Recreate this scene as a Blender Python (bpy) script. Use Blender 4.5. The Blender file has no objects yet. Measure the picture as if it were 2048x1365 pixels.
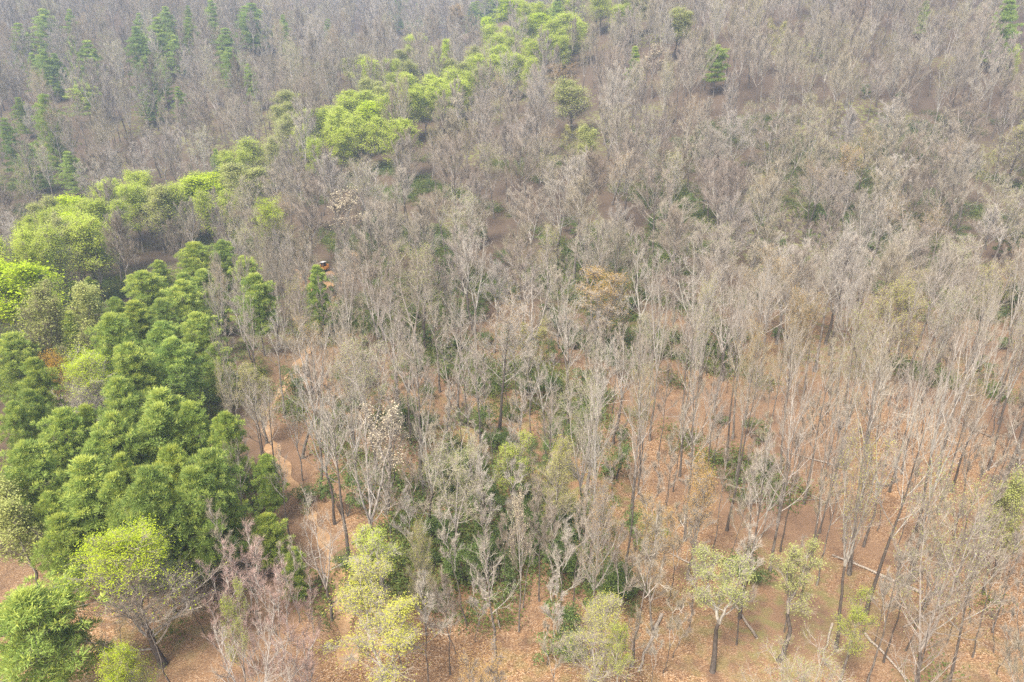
import bpy, math, random
import numpy as np
from mathutils import Vector, Matrix

rng = np.random.default_rng(11)
random.seed(11)
SC = bpy.context.scene
COL = SC.collection
R = math.radians

# ------------------------------------------------------------------ camera, world, sun, exposure
F = 1400.0                     # focal length in pixels of the 2048 px wide photograph
PITCH = R(22.0)
CAM = np.array([0.0, 0.0, 45.0])
cam_d = bpy.data.cameras.new("camera")
cam_d.sensor_width = 36.0
cam_d.lens = F / 2048 * 36.0
cam_d.clip_end = 5000
cam_d.clip_start = 0.5
cam = bpy.data.objects.new("camera", cam_d)
COL.objects.link(cam)
cam.location = CAM
cam.rotation_euler = (R(90) - PITCH, 0, 0)
SC.camera = cam

SUN_EL, SUN_AZ = R(56), R(215)            # azimuth clockwise from +Y: behind the camera, to the left
world = bpy.data.worlds.new("World")
SC.world = world
world.use_nodes = True
nt = world.node_tree
for n in list(nt.nodes):
    nt.nodes.remove(n)
sky = nt.nodes.new("ShaderNodeTexSky")
sky.sky_type = 'NISHITA'
sky.sun_disc = False
sky.sun_elevation = SUN_EL
sky.sun_rotation = SUN_AZ
sky.air_density = 1.0
sky.dust_density = 7.0
sky.ozone_density = 0.6
bg = nt.nodes.new("ShaderNodeBackground")
bg.inputs["Strength"].default_value = 0.10
wo = nt.nodes.new("ShaderNodeOutputWorld")
nt.links.new(sky.outputs[0], bg.inputs[0])
nt.links.new(bg.outputs[0], wo.inputs[0])

sun_d = bpy.data.lights.new("sun", 'SUN')
sun_d.energy = 1.5
sun_d.angle = R(14)
sun_d.color = (1.0, 0.95, 0.86)
sun = bpy.data.objects.new("sun", sun_d)
COL.objects.link(sun)
to_sun = Vector((math.sin(SUN_AZ) * math.cos(SUN_EL), math.cos(SUN_AZ) * math.cos(SUN_EL), math.sin(SUN_EL)))
sun.rotation_euler = to_sun.to_track_quat('Z', 'Y').to_euler()

SC.view_settings.view_transform = 'Standard'
SC.view_settings.look = 'None'
SC.view_settings.exposure = 2.0
SC.view_settings.gamma = 1.0
SC.render.engine = 'CYCLES'
cy = SC.cycles
cy.max_bounces = 3
cy.diffuse_bounces = 2
cy.glossy_bounces = 1
cy.transmission_bounces = 2
cy.transparent_max_bounces = 4
cy.volume_bounces = 1
cy.use_adaptive_sampling = False
cy.use_light_tree = False
cy.use_denoising = False
cy.denoiser = 'OPENIMAGEDENOISE'
cy.denoising_input_passes = 'RGB_ALBEDO_NORMAL'
cy.denoising_prefilter = 'ACCURATE'

# ------------------------------------------------------------------ projection helpers
CP, SP = math.cos(PITCH), math.sin(PITCH)
def ray(px, py):
    u = (px - 1024) / F
    v = (682.5 - py) / F
    return np.array([u, CP + v * SP, -SP + v * CP])          # per unit of depth
def project(x, y, z):
    dx, dy, dz = x - CAM[0], y - CAM[1], z - CAM[2]
    d = dy * CP - dz * SP
    v = dy * SP + dz * CP
    dd = np.maximum(d, 1e-3)
    return 1024 + F * dx / dd, 682.5 - F * v / dd, d

# ------------------------------------------------------------------ terrain: thin-plate surface through surveyed points
pts = []
for px in (-500, -200, 0, 250, 500, 750, 1000, 1250, 1500, 1750, 2048, 2300, 2600):
    for py in (1700, 1365, 1100, 900, 760, 680):
        rr = ray(px, py)
        pts.append(CAM + rr * (45.0 / -rr[2]))
for px in (-250, 0, 200, 400):
    pts.append(CAM + ray(px, 560) * 160)
# tree tops seen on the slopes: (pixel row, depth); the ground lies a tree's height below
survey = {
    -400: [(400, 185), (300, 205), (200, 245), (100, 295), (0, 355), (-80, 430)],
    0: [(300, 200), (200, 240), (100, 290), (0, 350), (-80, 430)],
    400: [(350, 188), (300, 207), (200, 247), (100, 300), (0, 365), (-80, 450)],
    700: [(430, 135), (350, 155), (300, 172), (240, 215), (150, 255), (80, 310), (30, 400), (-40, 560)],
    900: [(430, 130), (350, 148), (250, 185), (180, 225), (100, 300), (40, 345), (35, 480), (8, 650), (-60, 800)],
    1150: [(430, 128), (350, 145), (250, 183), (150, 225), (60, 280), (0, 320), (-80, 400)],
    1500: [(430, 125), (350, 145), (250, 175), (150, 205), (50, 235), (0, 255), (-80, 300)],
    2048: [(500, 116), (400, 138), (300, 163), (200, 190), (100, 215), (0, 250), (-80, 300)],
    2500: [(500, 116), (400, 136), (300, 160), (200, 185), (100, 210), (0, 240), (-80, 290)],
}
for px, rows in survey.items():
    for py, d in rows:
        pts.append(CAM + ray(px, py) * d - np.array([0, 0, 17.0]))
for x in (-600, -300, 0, 300, 600):
    pts.append(np.array([x, 950.0, 165.0]))
pts += [np.array([-600.0, 500, 110]), np.array([600.0, 400, 120]), np.array([600.0, 200, 50]), np.array([-500.0, 150, 15]),
        np.array([-80.0, -60, 0]), np.array([80.0, -60, 0]), np.array([0.0, -60, 0])]
pts = np.array(pts)
SCL = 100.0
def tps_k(r2):
    return np.where(r2 > 1e-12, 0.5 * r2 * np.log(np.maximum(r2, 1e-12)), 0.0)
P2 = pts[:, :2] / SCL
n = len(P2)
K = tps_k(((P2[:, None] - P2[None]) ** 2).sum(-1)) + np.eye(n) * 0.02
A = np.zeros((n + 3, n + 3))
A[:n, :n] = K
A[:n, n] = 1
A[:n, n + 1:] = P2
A[n, :n] = 1
A[n + 1:, :n] = P2.T
W = np.linalg.solve(A, np.concatenate([pts[:, 2], np.zeros(3)]))
def tps(x, y):
    q = np.stack([np.ravel(x), np.ravel(y)], -1) / SCL
    out = np.empty(len(q))
    for i in range(0, len(q), 20000):
        qq = q[i:i + 20000]
        out[i:i + 20000] = tps_k(((qq[:, None] - P2[None]) ** 2).sum(-1)) @ W[:n] + W[n] + qq @ W[n + 1:]
    return out.reshape(np.shape(x))
GX0, GX1, GY0, GY1, GS = -520.0, 520.0, -50.0, 900.0, 2.5
gx = np.arange(GX0, GX1 + 0.1, GS)
gy = np.arange(GY0, GY1 + 0.1, GS)
MX, MY = np.meshgrid(gx, gy)
GZ = tps(MX, MY)
GZ += 0.30 * np.sin(MX * 0.21 + 1.3 * np.sin(MY * 0.13)) * np.sin(MY * 0.17 + 0.7) + 0.12 * np.sin(MX * 0.9 + MY * 0.5) * np.sin(MY * 0.83)
def ground(x, y):
    x = np.asarray(x, float)
    y = np.asarray(y, float)
    fx = np.clip((x - GX0) / GS, 0, len(gx) - 1.001)
    fy = np.clip((y - GY0) / GS, 0, len(gy) - 1.001)
    i = fx.astype(int)
    j = fy.astype(int)
    a = fx - i
    b = fy - j
    return (GZ[j, i] * (1 - a) + GZ[j, i + 1] * a) * (1 - b) + (GZ[j + 1, i] * (1 - a) + GZ[j + 1, i + 1] * a) * b
DS = np.concatenate([np.arange(25, 260, 0.5), np.arange(260, 900, 2.0)])
def land(px, py, h=0.0, dmin=0.0):
    """Where the ray through a pixel first comes within h of the ground."""
    p = CAM + ray(px, py)[None] * DS[:, None]
    g = ground(p[:, 0], p[:, 1]) + h
    k = np.argmax((p[:, 2] < g) & (DS > dmin))
    if p[k, 2] >= g[k]:
        return None
    return float(p[k, 0]), float(p[k, 1]), float(DS[k])

# ------------------------------------------------------------------ mesh helpers
def mesh_from(name, verts, faces, mats, midx=None, smooth=False):
    """verts (n,3); faces: list of (m,k) int arrays, all of one width each."""
    me = bpy.data.meshes.new(name)
    faces = [f for f in faces if len(f)]
    loops = np.concatenate([f.ravel() for f in faces]).astype(np.int32)
    tot = np.concatenate([np.full(len(f), f.shape[1]) for f in faces]).astype(np.int32)
    start = np.concatenate([[0], np.cumsum(tot)[:-1]]).astype(np.int32)
    me.vertices.add(len(verts))
    me.vertices.foreach_set("co", np.asarray(verts, np.float32).ravel())
    me.loops.add(len(loops))
    me.loops.foreach_set("vertex_index", loops)
    me.polygons.add(len(tot))
    me.polygons.foreach_set("loop_start", start)
    me.polygons.foreach_set("loop_total", tot)
    for m in mats:
        me.materials.append(m)
    if midx is not None:
        me.polygons.foreach_set("material_index", np.asarray(midx, np.int32))
    me.polygons.foreach_set("use_smooth", np.full(len(tot), smooth))
    me.update(calc_edges=True)
    return me

class Geo:
    """Collects tubes, cones and leaves into one mesh."""
    def __init__(self):
        self.v, self.f3, self.f4, self.m3, self.m4, self.n = [], [], [], [], [], 0
    def add(self, v, f, m):
        f = np.asarray(f) + self.n
        self.v.append(np.asarray(v, float))
        self.n += len(v)
        if f.shape[1] == 3:
            self.f3.append(f)
            self.m3.append(np.full(len(f), m))
        else:
            self.f4.append(f)
            self.m4.append(np.full(len(f), m))
    def tube(self, p, r, sides, m, cap=False):
        p = np.asarray(p, float)
        k = len(p)
        t = np.gradient(p, axis=0)
        t /= np.linalg.norm(t, axis=1)[:, None] + 1e-9
        ref = np.array([0.31, 0.77, 0.2]) if abs(t[0, 2]) > 0.6 else np.array([0.1, 0.15, 1.0])
        a = np.cross(t, ref)
        a /= np.linalg.norm(a, axis=1)[:, None] + 1e-9
        b = np.cross(t, a)
        th = np.arange(sides) * 2 * math.pi / sides
        ring = p[:, None] + np.asarray(r)[:, None, None] * (a[:, None] * np.cos(th)[None, :, None] + b[:, None] * np.sin(th)[None, :, None])
        v = ring.reshape(-1, 3)
        i = np.arange(k - 1)[:, None] * sides
        j = np.arange(sides)[None]
        j2 = (j + 1) % sides
        f = np.stack([i + j, i + j2, i + sides + j2, i + sides + j], -1).reshape(-1, 4)
        self.add(v, f, m)
        if cap:
            for e in (0, k - 1):
                c = np.arange(sides) + e * sides
                self.f3.append(np.stack([np.full(sides - 2, c[0]), c[1:-1], c[2:]], -1) + self.n - len(v))
                self.m3.append(np.full(sides - 2, m))
    def cones(self, p, d, ln, r, m):
        """Many three-sided twigs at once."""
        k = len(p)
        d = d / (np.linalg.norm(d, axis=1)[:, None] + 1e-9)
        ref = np.where(np.abs(d[:, 2:3]) > 0.7, np.array([[1.0, 0.2, 0.1]]), np.array([[0.1, 0.2, 1.0]]))
        a = np.cross(d, ref)
        a /= np.linalg.norm(a, axis=1)[:, None] + 1e-9
        b = np.cross(d, a)
        r = np.asarray(r)[:, None]
        v = np.stack([p + a * r, p - 0.5 * a * r + 0.87 * b * r, p - 0.5 * a * r - 0.87 * b * r, p + d * np.asarray(ln)[:, None]], 1).reshape(-1, 3)
        o = np.arange(k)[:, None] * 4
        f = np.concatenate([o + np.array([[0, 1, 3]]), o + np.array([[1, 2, 3]]), o + np.array([[2, 0, 3]])])
        self.add(v, f, m)
    def leaves(self, p, nrm, size, m, aspect=0.6, droop=0.25, g=rng):
        """Leaf blades: a folded four-cornered blade each."""
        k = len(p)
        nrm = nrm / (np.linalg.norm(nrm, axis=1)[:, None] + 1e-9)
        q = g.normal(size=(k, 3))
        a = np.cross(nrm, q)
        a /= np.linalg.norm(a, axis=1)[:, None] + 1e-9
        b = np.cross(nrm, a)
        s = np.asarray(size)[:, None]
        tip = p + a * s - nrm * s * droop
        v = np.stack([p, p + a * s * 0.5 + b * s * aspect * 0.5 + nrm * s * 0.12, tip, p + a * s * 0.5 - b * s * aspect * 0.5 + nrm * s * 0.12], 1).reshape(-1, 3)
        f = np.arange(k)[:, None] * 4 + np.array([[0, 1, 2, 3]])
        self.add(v, f, m)
    def mesh(self, name, mats, smooth=False):
        v = np.concatenate(self.v)
        f3 = np.concatenate(self.f3) if self.f3 else np.zeros((0, 3), int)
        f4 = np.concatenate(self.f4) if self.f4 else np.zeros((0, 4), int)
        m = np.concatenate([*self.m3, *self.m4]) if (self.m3 or self.m4) else None
        return mesh_from(name, v, [f3, f4], mats, m, smooth)

# ------------------------------------------------------------------ materials
def new_mat(name):
    m = bpy.data.materials.new(name)
    m.use_nodes = True
    b = m.node_tree.nodes["Principled BSDF"]
    b.inputs["Roughness"].default_value = 0.85
    b.inputs["Specular IOR Level"].default_value = 0.15
    return m, m.node_tree, b
def ramp(t, src, stops, mode='LINEAR'):
    r = t.nodes.new("ShaderNodeValToRGB")
    r.color_ramp.interpolation = mode
    e = r.color_ramp.elements
    while len(e) < len(stops):
        e.new(0.5)
    for el, (p, c) in zip(e, stops):
        el.position = p
        el.color = (*c, 1)
    t.links.new(src, r.inputs[0])
    return r.outputs[0]
def mixc(t, fac, a, b, kind='MIX'):
    m = t.nodes.new("ShaderNodeMix")
    m.data_type = 'RGBA'
    m.blend_type = kind
    for s, x in ((0, fac), (6, a), (7, b)):
        if hasattr(x, 'links') or isinstance(x, bpy.types.NodeSocket):
            t.links.new(x, m.inputs[s])
        else:
            m.inputs[s].default_value = x if s == 0 else (*x, 1)
    return m.outputs[2]
def noise(t, scale, vec=None, detail=3.0):
    nz = t.nodes.new("ShaderNodeTexNoise")
    nz.inputs["Scale"].default_value = scale
    nz.inputs["Detail"].default_value = detail
    if vec is not None:
        t.links.new(vec, nz.inputs["Vector"])
    return nz.outputs[0]
def coords(t, which="Object"):
    return t.nodes.new("ShaderNodeTexCoord").outputs[which]

def bark_mat(name, stops, dark):
    """Bark: each tree its own tone, with pale lichen and dark fissures."""
    m, t, b = new_mat(name)
    oi = t.nodes.new("ShaderNodeObjectInfo")
    base = ramp(t, oi.outputs["Random"], stops)
    mp = t.nodes.new("ShaderNodeMapping")
    t.links.new(coords(t), mp.inputs[0])
    mp.inputs["Scale"].default_value = (6, 6, 1.2)
    nz = noise(t, 1.5, mp.outputs[0], 4)
    fac = ramp(t, nz, [(0.36, (1, 1, 1)), (0.56, (0, 0, 0))])
    c = mixc(t, fac, base, dark)
    t.links.new(c, b.inputs["Base Color"])
    return m
def twig_mat(name, stops):
    m, t, b = new_mat(name)
    oi = t.nodes.new("ShaderNodeObjectInfo")
    t.links.new(ramp(t, oi.outputs["Random"], stops), b.inputs["Base Color"])
    return m
def leaf_mat(name, lo, hi, trans=0.4, rough=0.6, tree_var=0.25, hue=0.0):
    """Leaves: every blade its own tone between two, every tree a little lighter or darker."""
    m, t, b = new_mat(name)
    g = t.nodes.new("ShaderNodeNewGeometry")
    c = ramp(t, g.outputs["Random Per Island"], [(0.0, lo), (1.0, hi)])
    oi = t.nodes.new("ShaderNodeObjectInfo")
    v = ramp(t, oi.outputs["Random"], [(0.0, (1 - tree_var - hue, 1 - tree_var, 1 - tree_var + hue)), (0.5, (1, 1, 1)), (0.75, (1 - tree_var * .6, 1 - tree_var * .6 - hue * .3, 1 - tree_var - hue)), (1.0, (1 - tree_var * .5 - hue, 1 - tree_var * .4, 1 - tree_var * .4 + hue))])
    c = mixc(t, 1.0, c, v, 'MULTIPLY')
    t.links.new(c, b.inputs["Base Color"])
    b.inputs["Roughness"].default_value = rough
    tr = t.nodes.new("ShaderNodeBsdfTranslucent")
    t.links.new(c, tr.inputs[0])
    mx = t.nodes.new("ShaderNodeMixShader")
    mx.inputs[0].default_value = trans
    t.links.new(b.outputs[0], mx.inputs[1])
    t.links.new(tr.outputs[0], mx.inputs[2])
    t.links.new(mx.outputs[0], t.nodes["Material Output"].inputs[0])
    return m

GREY = [(0.0, (0.30, 0.265, 0.225)), (0.35, (0.40, 0.365, 0.32)), (0.7, (0.34, 0.325, 0.275)), (1.0, (0.39, 0.36, 0.315))]
M = {
    'trunk': bark_mat("trunk_bark", [(0.0, (0.09, 0.076, 0.064)), (0.5, (0.15, 0.13, 0.11)), (1.0, (0.22, 0.20, 0.172))], (0.06, 0.05, 0.042)),
    'limb': bark_mat("limb_bark", GREY, (0.17, 0.15, 0.13)),
    'twig': twig_mat("bare_twigs", [(0.0, (0.21, 0.17, 0.125)), (0.25, (0.31, 0.275, 0.22)), (0.45, (0.27, 0.235, 0.155)), (0.65, (0.38, 0.345, 0.295)), (0.85, (0.23, 0.19, 0.155)), (1.0, (0.30, 0.255, 0.195))]),
    'red_twig': twig_mat("red_budded_twigs", [(0.0, (0.31, 0.215, 0.175)), (1.0, (0.37, 0.27, 0.23))]),
    'tan_bud': leaf_mat("tan_buds", (0.36, 0.22, 0.08), (0.50, 0.36, 0.13), 0.3),
    'yellow_bud': leaf_mat("yellow_buds", (0.46, 0.48, 0.07), (0.66, 0.65, 0.15), 0.45),
    'lime_leaf': leaf_mat("lime_spring_leaves", (0.42, 0.52, 0.055), (0.65, 0.73, 0.16), 0.5),
    'bright_leaf': leaf_mat("brilliant_lime_leaves", (0.44, 0.58, 0.02), (0.66, 0.77, 0.06), 0.5),
    'pale_leaf': leaf_mat("pale_olive_leaves", (0.36, 0.40, 0.11), (0.54, 0.56, 0.22), 0.45),
    'flower': leaf_mat("cream_blossoms", (0.52, 0.44, 0.28), (0.66, 0.60, 0.45), 0.3, tree_var=0.1),
    'orange_leaf': leaf_mat("orange_spring_leaves", (0.42, 0.22, 0.04), (0.50, 0.36, 0.06), 0.4),
    'needle': leaf_mat("pine_needles", (0.22, 0.32, 0.07), (0.43, 0.53, 0.13), 0.4, 0.5, 0.25, 0.05),
    'needle_new_lit': leaf_mat("young_and_lit_pine_needles", (0.48, 0.56, 0.10), (0.66, 0.70, 0.17), 0.45, 0.5, 0.25, 0.05),  # young growth, and the light on tuft tops put into its colour
    'shrub': leaf_mat("evergreen_shrub_leaves", (0.06, 0.10, 0.028), (0.19, 0.26, 0.08), 0.3, 0.4, 0.35),
    'moss': leaf_mat("undergrowth_leaves", (0.09, 0.13, 0.03), (0.20, 0.22, 0.06), 0.3),
}

# ground: leaf litter
m, t, b = new_mat("leaf_litter")
oc = coords(t)
vo = t.nodes.new("ShaderNodeTexVoronoi")
vo.inputs["Scale"].default_value = 12.0
t.links.new(oc, vo.inputs["Vector"])
sep = t.nodes.new("ShaderNodeSeparateColor")
t.links.new(vo.outputs["Color"], sep.inputs[0])
leafc = ramp(t, sep.outputs[0], [(0.0, (0.085, 0.05, 0.032)), (0.22, (0.165, 0.092, 0.045)), (0.55, (0.27, 0.155, 0.074)), (0.85, (0.36, 0.225, 0.118)), (1.0, (0.50, 0.39, 0.27))])
big = noise(t, 0.05, oc, 4)
greyer = mixc(t, ramp(t, big, [(0.42, (0, 0, 0)), (0.62, (1, 1, 1))]), leafc, (0.20, 0.125, 0.075))
n2 = noise(t, 0.35, oc, 5)
c2 = mixc(t, ramp(t, n2, [(0.52, (0, 0, 0)), (0.72, (0.75, 0.75, 0.75))]), greyer, (0.10, 0.062, 0.042))
n3 = noise(t, 0.022, oc, 3)
n4 = noise(t, 0.8, oc, 4)
mm = t.nodes.new("ShaderNodeMath")
mm.operation = 'MULTIPLY'
t.links.new(ramp(t, n3, [(0.50, (0, 0, 0)), (0.60, (1, 1, 1))]), mm.inputs[0])
t.links.new(ramp(t, n4, [(0.45, (0, 0, 0)), (0.62, (0.8, 0.8, 0.8))]), mm.inputs[1])
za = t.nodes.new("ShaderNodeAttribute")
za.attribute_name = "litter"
c2 = mixc(t, za.outputs["Fac"], mixc(t, 0.85, c2, (0.066, 0.053, 0.04)), c2)  # away from the litter the floor is darkened: shade between crowns painted in
c3 = mixc(t, mm.outputs[0], c2, (0.16, 0.17, 0.055))
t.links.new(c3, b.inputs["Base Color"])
bp = t.nodes.new("ShaderNodeBump")
bp.inputs["Strength"].default_value = 0.8
bp.inputs["Distance"].default_value = 0.08
t.links.new(vo.outputs["Distance"], bp.inputs["Height"])
t.links.new(bp.outputs[0], b.inputs["Normal"])
M['ground'] = m

m, t, b = new_mat("orange_dirt")
oc = coords(t)
c = ramp(t, noise(t, 0.9, oc, 6), [(0.3, (0.24, 0.145, 0.075)), (0.55, (0.33, 0.21, 0.11)), (0.75, (0.42, 0.30, 0.18))])
c = mixc(t, ramp(t, noise(t, 7.0, oc, 3), [(0.55, (0, 0, 0)), (0.7, (0.7, 0.7, 0.7))]), c, (0.20, 0.11, 0.06))
t.links.new(c, b.inputs["Base Color"])
M['dirt'] = m
def plain(name, col, rough=0.5, var=0.25, scale=3.0):
    m, t, b = new_mat(name)
    c = mixc(t, noise(t, scale, coords(t), 4), tuple(x * (1 - var) for x in col), tuple(min(1, x * (1 + var)) for x in col))
    t.links.new(c, b.inputs["Base Color"])
    b.inputs["Roughness"].default_value = rough
    return m
M['log'] = bark_mat("fallen_log_bark", [(0.0, (0.27, 0.22, 0.17)), (1.0, (0.40, 0.35, 0.29))], (0.14, 0.12, 0.09))
M['orange'] = plain("orange_paint", (0.50, 0.23, 0.06), 0.5)
M['white'] = plain("white_paint", (0.5, 0.49, 0.47), 0.5, 0.15)
M['black'] = plain("black_rubber", (0.025, 0.025, 0.027), 0.7)
M['glass'] = plain("dark_cab_glass", (0.03, 0.035, 0.04), 0.1, 0.1)
M['brush'] = plain("dead_brush", (0.30, 0.27, 0.24), 0.9, 0.4, 2.0)

# ------------------------------------------------------------------ the ground sheet
nxg, nyg = len(gx), len(gy)
i = np.arange(nyg - 1)[:, None] * nxg + np.arange(nxg - 1)[None]
quads = np.stack([i, i + 1, i + 1 + nxg, i + nxg], -1).reshape(-1, 4)
gm = mesh_from("ground", np.stack([MX, MY, GZ], -1).reshape(-1, 3), [quads], [M['ground']], None, True)
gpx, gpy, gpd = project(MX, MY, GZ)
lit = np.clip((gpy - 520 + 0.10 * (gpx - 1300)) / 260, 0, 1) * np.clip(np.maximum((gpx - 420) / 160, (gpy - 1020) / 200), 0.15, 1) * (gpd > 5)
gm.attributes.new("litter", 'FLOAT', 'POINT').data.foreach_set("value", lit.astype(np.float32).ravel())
go = bpy.data.objects.new("ground", gm)
go['kind'] = 'structure'
COL.objects.link(go)

# dirt track and clearing
track_px = [(700, 1345), (690, 1250), (672, 1150), (640, 1060), (590, 980), (545, 900), (532, 850), (552, 800), (585, 750), (622, 690), (648, 640), (672, 600), (695, 560), (712, 530), (705, 505)]
track = []
for px, py in track_px:
    x, y, d = land(px, py)
    track.append((x, y))
track = np.array(track)
def resample(p, step):
    d = np.concatenate([[0], np.cumsum(np.linalg.norm(np.diff(p, axis=0), axis=1))])
    s = np.arange(0, d[-1], step)
    q = np.stack([np.interp(s, d, p[:, k]) for k in (0, 1)], -1)
    for _ in range(12):
        q[1:-1] = (q[:-2] + q[1:-1] * 2 + q[2:]) / 4
    return q
trk = resample(track, 0.6)
tt = np.gradient(trk, axis=0)
tt /= np.linalg.norm(tt, axis=1)[:, None]
nn = np.stack([-tt[:, 1], tt[:, 0]], -1)
k = len(trk)
wid = 0.55 + 0.2 * np.sin(np.arange(k) * 0.13) + 0.3 * np.sin(np.arange(k) * 0.71)
cols = np.linspace(-1, 1, 9)
tv = trk[:, None] + nn[:, None] * (cols[None, :, None] * wid[:, None, None])
tz = ground(tv[..., 0], tv[..., 1]) + 0.06
tv = np.concatenate([tv, tz[..., None]], -1).reshape(-1, 3)
i = np.arange(k - 1)[:, None] * 9 + np.arange(8)[None]
tq = np.stack([i, i + 1, i + 10, i + 9], -1).reshape(-1, 4)
to = bpy.data.objects.new("path", mesh_from("path", tv, [tq], [M['dirt']], None, True))
to['kind'] = 'structure'
COL.objects.link(to)
cl = []
for a in np.linspace(0, 2 * math.pi, 72, endpoint=False):
    rx = 62 * (1 + 0.18 * math.sin(3 * a + 1) + 0.1 * math.sin(7 * a))
    ry = 22 * (1 + 0.18 * math.sin(3 * a + 1) + 0.1 * math.sin(5 * a + 2))
    x, y, d = land(632 + rx * math.cos(a), 562 - ry * math.sin(a))
    cl.append((x, y))
cl = np.array(cl)
cc = cl.mean(0)
clv = [(*cc, 0)]
for s in np.linspace(0.08, 1, 14):
    for p in cc + (cl - cc) * s:
        clv.append((*p, 0))
clv = np.array(clv)
clv[:, 2] = ground(clv[:, 0], clv[:, 1]) + 0.10
f3 = np.stack([np.zeros(72, int), 1 + np.arange(72), 1 + (np.arange(72) + 1) % 72], -1)
f4 = []
for s in range(13):
    o = 1 + s * 72
    j = np.arange(72)
    j2 = (j + 1) % 72
    f4.append(np.stack([o + j, o + 72 + j, o + 72 + j2, o + j2], -1))
co = bpy.data.objects.new("clearing_ground", mesh_from("clearing_ground", clv, [f3, np.concatenate(f4)], [M['dirt']], None, True))
co['kind'] = 'structure'
COL.objects.link(co)

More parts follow.
